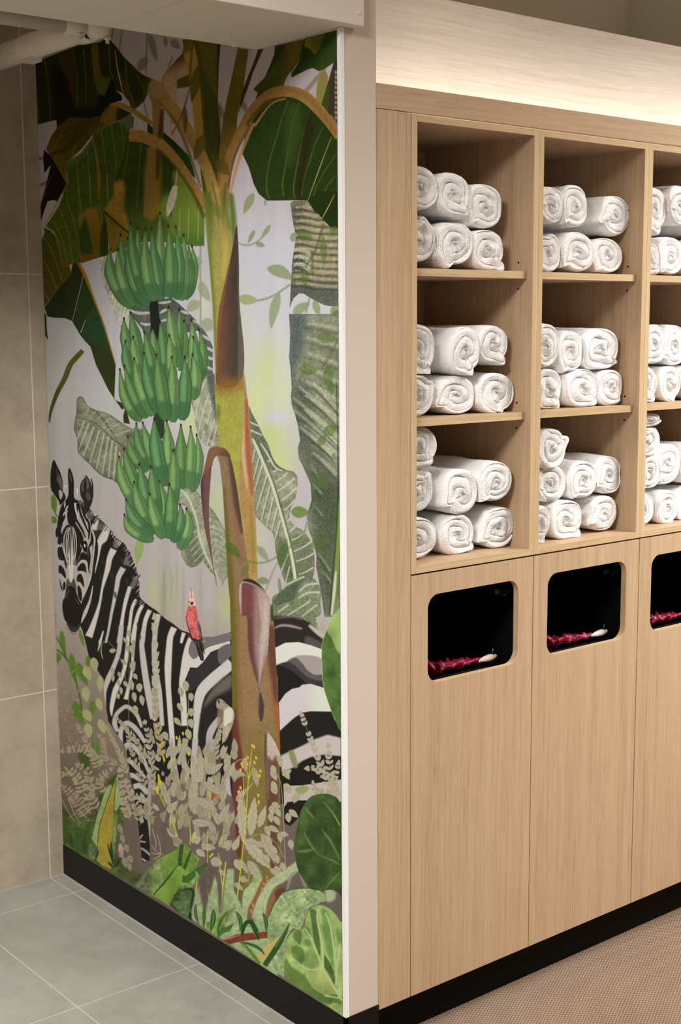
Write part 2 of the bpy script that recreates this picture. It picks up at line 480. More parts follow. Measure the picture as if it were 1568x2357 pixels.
def laundry_bag(x0, label, seed, strap, ext=0.0, bulge=0.0):
    o = empty('laundry_bag', (x0 + .18, .15, .70))
    tag(o, label, 'laundry bag', 'laundry bags in the cabinets')
    # black frame rail the bag hangs on
    MB().box(x0 + .03, x0 + .345, .050, .060, .7300, .7420).box(x0 + .03, x0 + .04, .05, .30, .7300, .742).box(x0 + .335, x0 + .345, .05, .30, .7300, .742).build('frame', m_blackin, o)
    e = x0 + .268 + ext
    cloth_ridge([(x0 + .05, .29, .79 + bulge), (x0 + .085, .22, .775 + bulge * .6), (x0 + .12, .15, .757), (x0 + .16, .100, .750), (x0 + .215, .078, .755), (e, .064, .757)], seed, 17, .0120).build('cloth', m_bagred, o, smooth=True)
    m = MB()      # sack below the rim
    m.box(x0 + .05, x0 + .32, .07, .28, .30, .690)
    m.build('sack', m_bagred, o, bevel=.02)
    MB().tube((e - .010, .062, .756), (e + .044, .055, .762), .004, n=20, rings=[(0, .003), (.15, .0045), (.35, .0070), (.6, .0082), (.85, .0060), (1, .0012)]).build('strap', strap, o, smooth=True)
    MB().tube((e + .030, .0555, .764), (e + .030, .0555, .781), .0030, n=14).build('pin', m_metal, o, smooth=True)
    MB().tube((x0 + .058, .10, .80), (x0 + .076, .060, .757), .006, n=12, rings=[(0, .003), (.3, .0065), (.8, .0075), (1, .004)]).build('drawstring', m_bagtan, o, smooth=True)
    return o
laundry_bag(X2, 'crimson laundry bag with beige strap end inside leftmost cabinet opening', 1, m_bagtan, 0, .03)
laundry_bag(X3, 'crimson laundry bag with white strap end inside middle cabinet opening', 4, m_bagwht, .015)
laundry_bag(X4, 'crimson laundry bag inside the cabinet opening cut by the photo edge', 7, m_bagtan)

# ---------------------------------------------------------------- rolled towels
def terry():
    t = NT('white_terry')
    v = t.coords((.052, 1.08, .048))          # the rolls are modelled at unit radius
    f = t.noise(v, 480, 3, .7)
    g = t.noise(v, 170, 3, .6)
    h = t.math('ADD', t.math('MULTIPLY', f, .6), t.math('MULTIPLY', g, .5))
    t.bump(h, .75, .0024)
    c = t.ramp(f, [(.3, srgb(242, 240, 238)), (.6, srgb(253, 252, 251))])
    return t.done(c, .95, .08, Sheen_Weight=.35, Sheen_Roughness=.6)
m_terry = terry()

def vnoise(rng, n, per):
    """periodic smooth 1D noise as a function of angle"""
    ks = np.arange(1, n + 1)
    a = rng.normal(0, 1, n) / ks ** .9; p = rng.uniform(0, 6.283, n)
    return lambda th: sum(a[i] * np.sin(ks[i] * th + p[i]) for i in range(n))

def grid_noise(rng, shape, cell):
    """smooth value noise on a 2-D grid, periodic along axis 0"""
    h = max(2, int(round(shape[0] / cell[0]))); w = max(2, int(round(shape[1] / cell[1])) + 2)
    g = rng.normal(0, 1, (h, w))
    i = np.linspace(0, h, shape[0], endpoint=False); j = np.linspace(0, w - 1.001, shape[1])
    i0 = np.floor(i).astype(int); fi = i - i0; fi = fi * fi * (3 - 2 * fi)
    j0 = np.floor(j).astype(int); fj = j - j0; fj = fj * fj * (3 - 2 * fj)
    a = g[i0 % h][:, j0]; b = g[(i0 + 1) % h][:, j0]; c = g[i0 % h][:, j0 + 1]; d = g[(i0 + 1) % h][:, j0 + 1]
    fi = fi[:, None]; fj = fj[None]
    return (a * (1 - fi) + b * fi) * (1 - fj) + (c * (1 - fi) + d * fi) * fj

def towel_mesh(seed, turns=2.6, phase=0.0, tail=1.0, squash=.1, length=.27, clamp=None):
    """unit-radius roll (x,z in -1..1), face at y=0, body towards +y; length in calibrated units"""
    rng = np.random.default_rng(seed)
    NA, NR, NL = 300, 84, 96
    th = np.linspace(0, 2 * np.pi, NA, endpoint=False)
    lob = vnoise(rng, 4, 1)
    # outer outline
    tau = (th - phase) % (2 * np.pi)
    stp = .13 * (tau / (2 * np.pi))                          # one layer thickness over a full turn
    stp = stp * (1 - np.exp(-((2 * np.pi - tau) / .10) ** 2))
    R = .90 + stp + .022 * lob(th)
    R *= (np.abs(np.cos(th)) ** 2.35 + np.abs(np.sin(th)) ** 2.35) ** (-1 / 2.35) * .985
    R += tail * .30 * np.exp(-((2 * np.pi - .20 - tau) / .26) ** 2) * (tau > 2.5)
    # cap
    rr = np.linspace(0, 1, NR) ** .82
    TH, RR = np.meshgrid(th, rr, indexing='ij')
    w1 = grid_noise(rng, (NA, NR), (60, 50)); w2 = grid_noise(rng, (NA, NR), (44, 34)); w3 = grid_noise(rng, (NA, NR), (14, 14))
    # collapse the noise near the centre so it stays continuous
    fade = np.clip(RR / .30, 0, 1)
    ax, az = 1.0 + .18 * rng.normal(), 1.0
    thw = TH + (.34 * w1) * fade
    rw = RR * (1 + squash * np.cos(2 * (TH - rng.uniform(0, 3.14)))) + .036 * w2 * fade
    s = rw * turns - (thw - phase) / (2 * np.pi)
    fr = s - np.floor(s)
    d = np.minimum(fr, 1 - fr)                               # distance from the crease
    edge = np.clip((1 - RR) / .16, 0, 1)
    crease_on = np.clip((1 - RR) / .09, 0, 1) * np.clip(RR / .10, 0, 1)
    ridge = np.sqrt(np.clip(1 - (1 - 2 * d) ** 2.2, 0, 1)) ** .8
    h = np.zeros_like(RR)
    layer = np.floor(s)
    lh = rng.normal(0, .045, 40)
    h += .11 * (ridge - 1) * crease_on
    gap = np.exp(-(d / (.040 + .018 * np.clip(w3, -1, 1.5))) ** 2)
    h -= .17 * gap * crease_on * np.clip(.75 + .5 * w3, .15, 1.5)
    sm = grid_noise(rng, (NA, NR), (50, 40)) * .045 * fade
    h += sm
    h += .05 * (1 - np.clip(RR / .35, 0, 1)) * rng.normal() - .03 * np.exp(-(RR / .15) ** 2)
    # rounded rim
    rim = 1 - np.clip((1 - RR) / .15, 0, 1)
    h -= .24 * (1 - np.sqrt(np.clip(1 - rim ** 2, 0, 1)))
    radial = RR * R[:, None]
    fz = rng.normal(0, 1, (NA, NR))
    h = h - .22 * RR ** 3 * (1 - RR) + .05
    RS = .047                                                # typical real radius, turns unit radii into lengths
    Xc = radial * np.cos(TH); Zc = radial * np.sin(TH); Yc = -h * RS + .0005 * fz
    # side
    yy = np.linspace(0, 1, NL + 1)[1:]
    Yl = (.24 * RS) + yy * (length - .24 * RS)
    n1 = grid_noise(rng, (NA, NL), (40, 30)); n2 = grid_noise(rng, (NA, NL), (22, 20)); f2 = rng.normal(0, 1, (NA, NL))
    ramp = np.clip(yy * 14, 0, 1)[None]
    Rs = R[:, None] * (1 + ramp * (.030 * n1 + .012 * n2)) + .010 * f2
    back = np.clip((yy - .94) / .06, 0, 1)[None]
    Rs = Rs * (1 - .25 * back ** 2)
    Xs = Rs * np.cos(th)[:, None]; Zs = Rs * np.sin(th)[:, None]; Ys = np.broadcast_to(Yl[None], Xs.shape) + .0003 * f2
    X = np.concatenate([Xc, Xs], 1); Y = np.concatenate([Yc, Ys], 1); Z = np.concatenate([Zc, Zs], 1)
    W = NR + NL
    co = np.stack([X, Y, Z], -1).reshape(-1, 3)
    co = np.vstack([co, [[0, length, 0]]])
    if clamp:                                                # it sags flat on the shelf, its neighbours and the side panels
        x0_, x1_, z0_, planes, rx_, rz_ = clamp
        for nx, nz, dd in planes:
            over = np.maximum(co[:, 0] * rx_ * nx + co[:, 2] * rz_ * nz - dd, 0)
            co[:, 0] -= over * nx / rx_; co[:, 2] -= over * nz / rz_
        co[:, 0] = np.clip(co[:, 0], x0_, x1_); co[:, 2] = np.maximum(co[:, 2], z0_)
    i = np.arange(NA)[:, None]; j = np.arange(W - 1)[None]
    a = i * W + j; b_ = ((i + 1) % NA) * W + j
    quads = np.stack([a, a + 1, b_ + 1, b_], -1).reshape(-1, 4)
    tri = np.stack([np.arange(NA) * W + W - 1, np.full(NA, NA * W), ((np.arange(NA) + 1) % NA) * W + W - 1], -1)
    me = bpy.data.meshes.new('rolled_towel')
    nq, nt = len(quads), len(tri)
    me.vertices.add(len(co)); me.vertices.foreach_set('co', co.astype(np.float32).ravel())
    me.loops.add(nq * 4 + nt * 3); me.loops.foreach_set('vertex_index', np.concatenate([quads.ravel(), tri.ravel()]).astype(np.int32))
    me.polygons.add(nq + nt)
    me.polygons.foreach_set('loop_start', np.concatenate([np.arange(nq) * 4, nq * 4 + np.arange(nt) * 3]).astype(np.int32))
    me.polygons.foreach_set('use_smooth', np.ones(nq + nt, bool))
    me.update(calc_edges=True); me.validate()
    me.materials.append(m_terry)
    return me

# position of each roll: x, z of its front face, half width, half height, way the tail points (degrees, 0 = right, 270 = down), tail size
TOWELS = {
    ('left', 'top'): [(.241, 1.774, .050, .043, 200, .3), (.337, 1.769, .047, .043, 320, 1.0), (.442, 1.747, .055, .045, 235, .6),
                      (.242, 1.672, .050, .043, 80, .5), (.338, 1.666, .053, .044, 262, .6), (.440, 1.658, .050, .042, 325, 1.3)],
    ('left', 'middle'): [(.241, 1.451, .051, .051, 310, .9), (.370, 1.446, .044, .048, 300, .9), (.462, 1.460, .045, .039, 310, 1.2),
                         (.238, 1.356, .044, .043, 40, .3), (.362, 1.350, .055, .040, 215, .6), (.475, 1.353, .054, .043, 290, .5)],
    ('left', 'bottom'): [(.244, 1.250, .047, .042, 320, .4), (.244, 1.150, .044, .040, 60, .9), (.368, 1.141, .049, .048, 215, .6), (.469, 1.157, .049, .044, 235, .7),
                         (.247, 1.052, .055, .045, 250, .2), (.366, 1.050, .047, .043, 330, .8), (.490, 1.051, .048, .046, 215, .8)],
    ('middle', 'top'): [(.636, 1.759, .042, .039, 180, .3), (.714, 1.761, .041, .047, 230, .6), (.856, 1.747, .048, .045, 205, 1.1),
                        (.632, 1.656, .040, .040, 80, .3), (.727, 1.660, .053, .044, 225, .9), (.839, 1.657, .049, .041, 240, .2)],
    ('middle', 'middle'): [(.628, 1.451, .040, .048, 180, .3), (.725, 1.436, .045, .047, 250, .2), (.820, 1.443, .065, .047, 325, .8),
                           (.647, 1.356, .046, .045, 320, 1.0), (.755, 1.354, .054, .043, 325, .7), (.853, 1.352, .045, .041, 320, .3)],
    ('middle', 'bottom'): [(.645, 1.221, .046, .046, 30, 1.1), (.662, 1.135, .050, .042, 200, .2), (.769, 1.137, .045, .044, 240, .5), (.861, 1.141, .047, .045, 215, .9),
                           (.612, 1.050, .034, .042, 300, .6), (.706, 1.051, .052, .044, 322, 1.0), (.846, 1.052, .044, .042, 215, .9)],
    ('right', 'top'): [(1.014, 1.772, .042, .050, 300, .8), (1.094, 1.780, .043, .046, 200, .4), (.980, 1.652, .036, .037, 330, .9), (1.060, 1.660, .048, .045, 240, .3), (1.168, 1.660, .052, .044, 320, .5), (1.195, 1.760, .05, .045, 210, .3)],
    ('right', 'middle'): [(1.015, 1.450, .045, .047, 250, .3), (1.106, 1.445, .047, .049, 220, .4), (.992, 1.356, .040, .043, 320, .8), (1.080, 1.354, .043, .042, 300, .3), (1.172, 1.353, .046, .042, 200, .4), (1.198, 1.443, .046, .046, 250, .4)],
    ('right', 'bottom'): [(.993, 1.2675, .048, .0165, 0, .3), (.988, 1.214, .044, .036, 80, .4), (1.002, 1.140, .042, .041, 250, .3), (1.090, 1.150, .054, .050, 220, .7), (1.200, 1.150, .052, .048, 250, .4),
                          (.997, 1.048, .044, .043, 280, .6), (1.083, 1.047, .044, .042, 300, .3), (1.180, 1.046, .050, .042, 300, .5)],
}
def where_words(k, n, it, items):
    x, z = it[0], it[1]
    zs = sorted(items, key=lambda q: -q[1])
    # row of the pile
    levels = []
    for q in sorted([i[1] for i in items], reverse=True):
        if not levels or levels[-1][-1] - q > .05: levels.append([q])
        else: levels[-1].append(q)
    lv = next(i for i, l in enumerate(levels) if z in l)
    row = [i for i in items if i[1] in levels[lv]]
    row.sort(key=lambda q: q[0]); idx = row.index(it)
    names2 = {2: ['upper row', 'lower row'], 3: ['topmost row', 'second row', 'lowest row'], 4: ['topmost place', 'second row', 'third row', 'lowest row']}[len(levels)]
    posn = {1: ['only roll'], 2: ['left roll', 'right roll'], 3: ['left roll', 'middle roll', 'right roll'], 4: ['first roll', 'second roll', 'third roll', 'fourth roll']}[len(row)][idx]
    return posn + ' of the ' + names2[lv]
BAY = {'left': (.1955, .5315), 'middle': (.5629, .9020), 'right': (.9334, 1.2725)}
SHELF = {'top': 1.6134, 'middle': 1.3094, 'bottom': 1.0069}
count = 0
for key, items in TOWELS.items():
    side, lev = key
    for it in items:
        x, z, rx, rz, tdeg, tail = it
        count += 1
        rx *= 1.09; rz *= 1.06
        planes = []
        for q in items:
            if q is it: continue
            dx_, dz_ = q[0] - x, q[1] - z
            dist = math.hypot(dx_, dz_); nx, nz = dx_ / dist, dz_ / dist
            ra = 1 / math.hypot(nx / rx, nz / rz); rb = 1 / math.hypot(nx / q[2] / 1.09, nz / q[3] / 1.06)
            if dist < (ra + rb) * 1.35: planes.append((nx, nz, dist * ra / (ra + rb) - .0003))
        rng = random.Random(count * 7 + 3)
        me = towel_mesh(100 + count, turns=rng.uniform(2.3, 3.1), phase=math.radians(tdeg), tail=tail * .8, squash=rng.uniform(.02, .10), length=rng.uniform(.25, .28),
                        clamp=((BAY[side][0] - x) / rx, (BAY[side][1] - x) / rx, (SHELF[lev] - z) / rz, planes, rx, rz))
        o = bpy.data.objects.new('rolled_towel', me); COL.objects.link(o)
        o.location = (x * S, (.046 + rng.uniform(-.008, .010)) * S, z * S)
        o.scale = (rx * S, S, rz * S)
        o.rotation_euler = (0, 0, 0)
        tag(o, 'rolled white towel, %s, %s compartment of the %s towel cabinet' % (where_words(key, count, it, items), lev, {'left': 'leftmost', 'middle': 'middle', 'right': 'rightmost'}[side]),
            'towel', 'rolled towels in the oak cabinets')

# ---------------------------------------------------------------- the mural
# The wallpaper is drawn in its own drawing units (a 740 x 2330 sheet), then laid flat on the wall.
DX0, DY0, DW, DH, K = 60, 30, 740, 2330, 1.5
CW, CH = int(DW * K), int(DH * K)

class Sheet:
    def __init__(self):
        self.c = np.zeros((CH, CW, 3), np.float32)
        self.rng = np.random.default_rng(5)
        self.fine = self.rng.normal(0, 1, (CH, CW)).astype(np.float32)
        self.fine = (self.fine + np.roll(self.fine, 1, 0) + np.roll(self.fine, 1, 1)) / 1.7
        self.n8 = self.vn(9); self.n30 = self.vn(34); self.n3 = self.vn(4); self.n90 = self.vn(100, 180)
    def vn(self, cx, cy=None):
        cy = cy or cx
        h, w = CH // cy + 3, CW // cx + 3
        g = self.rng.normal(0, 1, (h, w)).astype(np.float32)
        y = np.arange(CH) / cy; x = np.arange(CW) / cx
        y0 = y.astype(int); x0 = x.astype(int)
        fy = (y - y0); fx = (x - x0); fy = (fy * fy * (3 - 2 * fy))[:, None].astype(np.float32); fx = (fx * fx * (3 - 2 * fx))[None].astype(np.float32)
        r0 = g[y0]; r1 = g[y0 + 1]
        a = r0[:, x0] * (1 - fx) + r0[:, x0 + 1] * fx
        b = r1[:, x0] * (1 - fx) + r1[:, x0 + 1] * fx
        return a * (1 - fy) + b * fy
    def mask(self, pts, soft=0.0):
        """anti-aliased coverage of a closed outline -> (y0, x0, mask)"""
        P = (np.asarray(pts, float) - (DX0, DY0)) * K
        pad = int(3 * soft * K) + 3
        x0 = max(0, int(P[:, 0].min()) - pad); x1 = min(CW, int(P[:, 0].max()) + pad + 2)
        y0 = max(0, int(P[:, 1].min()) - pad); y1 = min(CH, int(P[:, 1].max()) + pad + 2)
        if x1 <= x0 or y1 <= y0: return None
        H, W = y1 - y0, x1 - x0
        SS = 3
        acc = np.zeros((H * SS, W + 1), np.float32)
        A = P; B = np.roll(P, -1, 0)
        ys = (np.arange(H * SS) + .5) / SS + y0
        xs_hit = [[] for _ in range(H * SS)]
        for (ax, ay), (bx, by) in zip(A, B):
            if ay == by: continue
            lo, hi = (ay, by) if ay < by else (by, ay)
            i0 = max(0, int(math.ceil((lo - y0) * SS - .5))); i1 = min(H * SS - 1, int(math.ceil((hi - y0) * SS - .5)) - 1)
            if i1 < i0: continue
            t = (ys[i0:i1 + 1] - ay) / (by - ay)
            xx = ax + t * (bx - ax) - x0
            d = 1 if by > ay else -1
            for k, v in enumerate(xx): xs_hit[i0 + k].append((v, d))
        for i, h in enumerate(xs_hit):
            if len(h) < 2: continue
            h.sort(); wn = 0
            for (v, d), nx in zip(h[:-1], h[1:]):
                wn += d
                if wn != 0:
                    a = min(max(v, 0), W); b = min(max(nx[0], 0), W)
                    if b <= a: continue
                    ia, ib = int(a), int(b)
                    if ia == ib: acc[i, ia] += b - a
                    else:
                        acc[i, ia] += ia + 1 - a
                        if ib < W: acc[i, ib] += b - ib
                        acc[i, ia + 1:ib] += 1
        m = np.clip(acc[:, :W], 0, 1).reshape(H, SS, W).mean(1)
        if soft > 0: m = self.blur(m, soft * K)
        return y0, x0, m
    def blur(self, m, s):
        r = max(1, int(round(s)))
        for _ in range(2):
            for ax in (0, 1):
                pd = [(0, 0), (0, 0)]; pd[ax] = (r + 1, r)
                c = np.cumsum(np.pad(m, pd, mode='edge'), axis=ax)
                n = m.shape[ax]
                if ax == 0: m = (c[2 * r + 1:2 * r + 1 + n] - c[:n]) / (2 * r + 1)
                else: m = (c[:, 2 * r + 1:2 * r + 1 + n] - c[:, :n]) / (2 * r + 1)
        return m.astype(np.float32)
    def put(self, mk, col, alpha=1.0, grad=None, tex=0.0, grain=0.0, blotch=0.0, clip=None):
        if mk is None: return None
        y0, x0, m = mk
        H, W = m.shape
        if clip is not None:
            cy, cx, cm = clip
            full = np.zeros((H, W), np.float32)
            ya, yb = max(y0, cy), min(y0 + H, cy + cm.shape[0]); xa, xb = max(x0, cx), min(x0 + W, cx + cm.shape[1])
            if yb <= ya or xb <= xa: return None
            full[ya - y0:yb - y0, xa - x0:xb - x0] = cm[ya - cy:yb - cy, xa - cx:xb - cx]
            m = m * full
        c = np.broadcast_to(np.array(col, np.float32) / 255, (H, W, 3))
        sl = (slice(y0, y0 + H), slice(x0, x0 + W))
        if grad is not None:
            Y, X = np.mgrid[y0:y0 + H, x0:x0 + W]
            X = X / K + DX0; Y = Y / K + DY0
            for (ax, ay, bx, by, c2) in grad:
                t = ((X - ax) * (bx - ax) + (Y - ay) * (by - ay)) / ((bx - ax) ** 2 + (by - ay) ** 2)
                t = np.clip(t, 0, 1)[..., None].astype(np.float32); t = t * t * (3 - 2 * t)
                c = c * (1 - t) + np.array(c2, np.float32) / 255 * t
        if tex: c = c * (1 + tex * self.n30[sl] * .5 + tex * .5 * self.n8[sl])[..., None]
        if blotch: c = c * (1 + blotch * (np.floor(self.n30[sl] * 2.0 + self.n8[sl] * .5) * .5))[..., None]
        if grain: c = c * (1 + grain * self.fine[sl])[..., None]
        a = (m * alpha)[..., None]
        self.c[sl] = self.c[sl] * (1 - a) + np.clip(c, 0, 1) * a
        return mk

SH = Sheet()
def fr(ox, oy, s):
    def f(*v):
        a = np.array(v, float).reshape(-1, 2)
        return a / s + (ox, oy)
    f.s = s
    return f
PX = fr(0, 0, 1)
H1 = fr(100, 1040, 5.356); H2 = fr(300, 1300, 5.123); H3 = fr(120, 1440, 5.123); H4 = fr(540, 1380, 5.123)
A1 = fr(70, 50, 5.2267); A2 = fr(340, 60, 5.3577); A3 = fr(540, 50, 5.3577); A4 = fr(80, 400, 5.3577)
B1 = fr(230, 480, 5.3577); B2 = fr(250, 860, 5.3577); B3 = fr(430, 900, 5.0154); B4 = fr(560, 440, 5.125); B5 = fr(560, 880, 4.3667)
C1 = fr(140, 1760, 5.6); C2 = fr(380, 1700, 5.123); C3 = fr(560, 1780, 4.208); C4 = fr(380, 2000, 6.03)

def curve(P, n=6, closed=True):
    """Catmull-Rom through the points"""
    P = np.asarray(P, float); N = len(P); out = []
    rngi = range(N if closed else N - 1)
    t = np.linspace(0, 1, n, endpoint=False)[:, None]
    for i in rngi:
        if closed: p0, p1, p2, p3 = P[i - 1], P[i], P[(i + 1) % N], P[(i + 2) % N]
        else: p0, p1, p2, p3 = P[max(0, i - 1)], P[i], P[i + 1], P[min(N - 1, i + 2)]
        out.append(.5 * ((2 * p1) + (-p0 + p2) * t + (2 * p0 - 5 * p1 + 4 * p2 - p3) * t ** 2 + (-p0 + 3 * p1 - 3 * p2 + p3) * t ** 3))
    out = np.vstack(out)
    if not closed: out = np.vstack([out, P[-1]])
    return out
def fill(P, col, s=1, soft=0, **kw):
    pts = curve(P) if s else P
    return SH.put(SH.mask(pts, soft), col, **kw)
def ribbon(P, ws, n=6):
    P = curve(P, n, False)
    t = np.linspace(0, 1, len(P)); w = np.interp(t, np.linspace(0, 1, len(ws)), ws)
    d = np.gradient(P, axis=0); d /= np.linalg.norm(d, axis=1, keepdims=True) + 1e-9
    nrm = np.stack([-d[:, 1], d[:, 0]], 1)
    return np.vstack([P + nrm * w[:, None] / 2, (P - nrm * w[:, None] / 2)[::-1]])
def line(P, ws, col, soft=0, n=6, **kw):
    if not hasattr(ws, '__len__'): ws = [ws, ws]
    return SH.put(SH.mask(ribbon(P, ws, n), soft), col, **kw)
def leaf(p0, p1, w, col, bend=0.0, soft=0, rag=0, **kw):
    p0 = np.array(p0, float); p1 = np.array(p1, float); d = p1 - p0; L_ = np.linalg.norm(d) + 1e-9
    nr = np.array([-d[1], d[0]]) / L_
    t = np.linspace(0, 1, 15)[:, None]
    ax = p0 + d * t + nr * (bend * L_ * 4 * t * (1 - t))
    prof = np.sin(np.pi * t[:, 0] ** .8) ** .85 * w / 2
    if rag: prof = prof * (1 + rag * np.where(np.arange(15) % 2, .5, -.5))
    P = np.vstack([ax + nr * prof[:, None], (ax - nr * prof[:, None])[::-1]])
    return SH.put(SH.mask(P, soft), col, **kw)

def paint_background():
    S_ = SH
    yy = np.linspace(DY0, DY0 + DH, CH)[:, None]; xx = np.linspace(DX0, DX0 + DW, CW)[None]
    stops = [(30, (178, 168, 170)), (420, (190, 184, 190)), (560, (204, 204, 214)), (900, (206, 208, 212)), (1100, (190, 188, 191)), (1400, (183, 177, 176)), (1560, (158, 146, 134)), (1700, (136, 122, 110)), (1850, (112, 98, 90)), (2100, (106, 96, 88)), (2360, (120, 116, 90))]
    for k in range(3):
        v = np.interp(yy[:, 0], [s[0] for s in stops], [s[1][k] for s in stops]) / 255
        S_.c[..., k] = v[:, None]
    # vertical washes
    st = S_.vn(14, 500) * .5 + S_.vn(40, 700) * .6
    S_.c *= (1 + .025 * st)[..., None]
    left = np.clip((330 - xx) / 260, 0, 1) * np.clip((yy - 650) / 200, 0, 1)
    S_.c *= (1 - .10 * left)[..., None]
    S_.c[..., 2] *= (1 - .03 * left)
    def blot(x, y, rx, ry, col, a):
        g = np.exp(-(((xx - x) / rx) ** 2 + ((yy - y) / ry) ** 2)) * a * (.75 + .5 * np.clip(S_.n90 + .5, 0, 1))
        g = np.clip(g, 0, 1)[..., None]
        S_.c[:] = S_.c * (1 - g) + np.array(col, np.float32) / 255 * g
    for b in [(612, 850, 34, 70, (204, 218, 158), .8), (590, 930, 30, 60, (212, 222, 160), .7), (625, 1010, 40, 50, (196, 212, 140), .75), (648, 1075, 34, 40, (200, 214, 140), .7),
              (560, 760, 16, 90, (214, 226, 180), .5), (655, 900, 26, 60, (206, 220, 166), .6), (440, 970, 24, 50, (212, 222, 160), .8), (420, 1010, 20, 60, (206, 206, 220), .3), (505, 1130, 14, 60, (196, 210, 160), .7), (490, 1170, 16, 40, (190, 204, 150), .6),
              (395, 1370, 22, 60, (178, 190, 140), .45), (375, 1380, 8, 70, (170, 184, 126), .4), (520, 1400, 20, 40, (180, 196, 130), .6), (600, 1240, 20, 50, (196, 208, 160), .6), (352, 1360, 10, 40, (186, 200, 130), .5),
              (640, 960, 26, 16, (206, 206, 224), .8), (655, 1195, 18, 40, (206, 190, 196), .5), (470, 690, 14, 50, (222, 228, 196), .6), (690, 1170, 12, 60, (196, 186, 188), .5),
              (300, 1240, 30, 80, (186, 180, 178), .4), (400, 1440, 60, 50, (190, 176, 166), .4), (612, 1400, 30, 50, (200, 202, 180), .5)]:
        blot(*b)
    for x, y0, y1, w, a in [(378, 1310, 1440, 5, .35), (395, 1310, 1400, 3, .35), (422, 1310, 1450, 3, .3), (462, 1310, 1420, 3, .28), (407, 1290, 1400, 2, .25), (372, 1340, 1420, 3, .2)]:
        line(PX(x, y0, x + 1, (y0 + y1) / 2, x, y1), [w * .6, w, w * .3], (112, 100, 84), soft=2, alpha=a)
    # faint hanging vines on the left edge
    line(PX(88, 205, 100, 203), [6, 6], (120, 100, 80), soft=.6, alpha=.6)
    for p in [((86, 367), (101, 363)), ((90, 428), (112, 418))]:
        line(PX(*p[0], *p[1]), [7, 7], (112, 92, 66), soft=.6, alpha=.7)

GV = (128, 148, 92)
def vine_back():
    g = dict(soft=.7, alpha=.62)
    c = (104, 92, 66)
    for p in [((262, 60), (256, 95)), ((282, 62), (275, 120)), ((340, 75), (337, 150), (336, 170)), ((336, 178), (330, 220), (338, 262), (345, 290)), ((398, 130), (385, 165), (360, 215))]:
        line(PX(*[v for q in p for v in q]), [4, 3], c, **g)
    for a, b, w in [((345, 78), (361, 142), 16), ((381, 84), (382, 110), 11), ((393, 92), (416, 112), 18), ((337, 132), (318, 165), 22), ((345, 215), (375, 245), 22), ((500, 235), (519, 280), 14), ((556, 230), (572, 265), 11), ((560, 300), (568, 325), 8)]:
        leaf(a, b, w, (104, 98, 60), **g)
    # right hand background vines on the pale ground
    g = dict(soft=.5, alpha=.75)
    c = (132, 150, 100)
    leaf(B4(125, 20)[0], B4(5, 270)[0], 19, c, **g); leaf(B4(262, 100)[0], B4(262, 178)[0], 6, c, **g)
    leaf(B4(325, 395)[0], B4(215, 560)[0], 11, c, **g); leaf(B4(138, 455)[0], B4(58, 620)[0], 11, c, **g)
    leaf(B4(145, 610)[0], B4(262, 650)[0], 13, c, **g); line(B4(-60, 610, 0, 632, 80, 635, 160, 600, 230, 540), [3, 4, 3], c, **g)
    leaf(B4(282, 905)[0], B4(600, 1050)[0], 28, c, bend=-.08, **g); leaf(B4(-60, 1270)[0], B4(185, 1290)[0], 24, (148, 168, 100), **g)
    line(B4(180, 1290, 280, 1265, 400, 1210, 560, 1100), [5, 5, 5], (138, 146, 128), **g)
    leaf(B4(430, 1190)[0], B4(330, 1630)[0], 22, (138, 158, 112), bend=.03, **g)
    leaf(B4(555, 530)[0], B4(660, 560)[0], 22, c, **g)
    leaf(B4(590, 1440)[0], B4(790, 1310)[0], 22, c, **g); line(B4(740, 1440, 790, 1250), [5, 4], c, **g); leaf(B4(840, 1280)[0], B4(900, 1480)[0], 17, c, **g)
    fill(B4(1035, 1380, 1125, 1350, 1125, 1410, 1040, 1450), c, alpha=.8)
    # vine beside the stalk
    line(B1(1245, 460, 1240, 700, 1245, 1000, 1245, 1500), [4, 5, 4, 4], (150, 156, 140), **g)
    for a, b, w in [((1240, 600), (1160, 720), 26), ((1240, 890), (1370, 1150), 22), ((1240, 1150), (1070, 1270), 24), ((1270, 1370), (1390, 1500), 34)]:
        leaf(B1(*a)[0], B1(*b)[0], w, (160, 168, 132), bend=.06, **g)
    leaf(H1(1205, 1040)[0], H1(1150, 1400)[0], 21, (140, 176, 88), **g)
    # top right corner
    leaf(A3(1120, 600)[0], A3(1040, 1100)[0], 26, (136, 130, 58), soft=.4, alpha=.9); line(A3(1130, 560, 1000, 720, 820, 930), [7, 9, 10], (136, 112, 80), soft=1, alpha=.7)

def speckle_leaf(P, base, dark, s=1, edge=1.0):
    mk = SH.mask(curve(P) if s else P)
    SH.put(mk, base, tex=.12, grain=.08)
    y0, x0, m = mk
    inner = SH.blur(m, 6 * K * .6)
    rim = np.clip(m - inner, 0, 1) * 1.5
    SH.put((y0, x0, np.clip(rim * m, 0, 1)), dark, alpha=.55 * edge, grain=.2)
    return mk
G_B, G_D, G_L = (150, 158, 132), (66, 76, 62), (208, 214, 186)
def veins(mk, segs, f, w=(2.2, 1.2), col=G_L, **kw):
    for sg in segs:
        line(f(*sg), [w[0] / 1.0, w[1]], col, clip=mk, soft=.25, **kw)
def darkveins(mk, segs, f, w=3, a=.5):
    for sg in segs: line(f(*sg), [w, w * .6], (60, 66, 58), clip=mk, soft=.7, alpha=a, grain=.2)

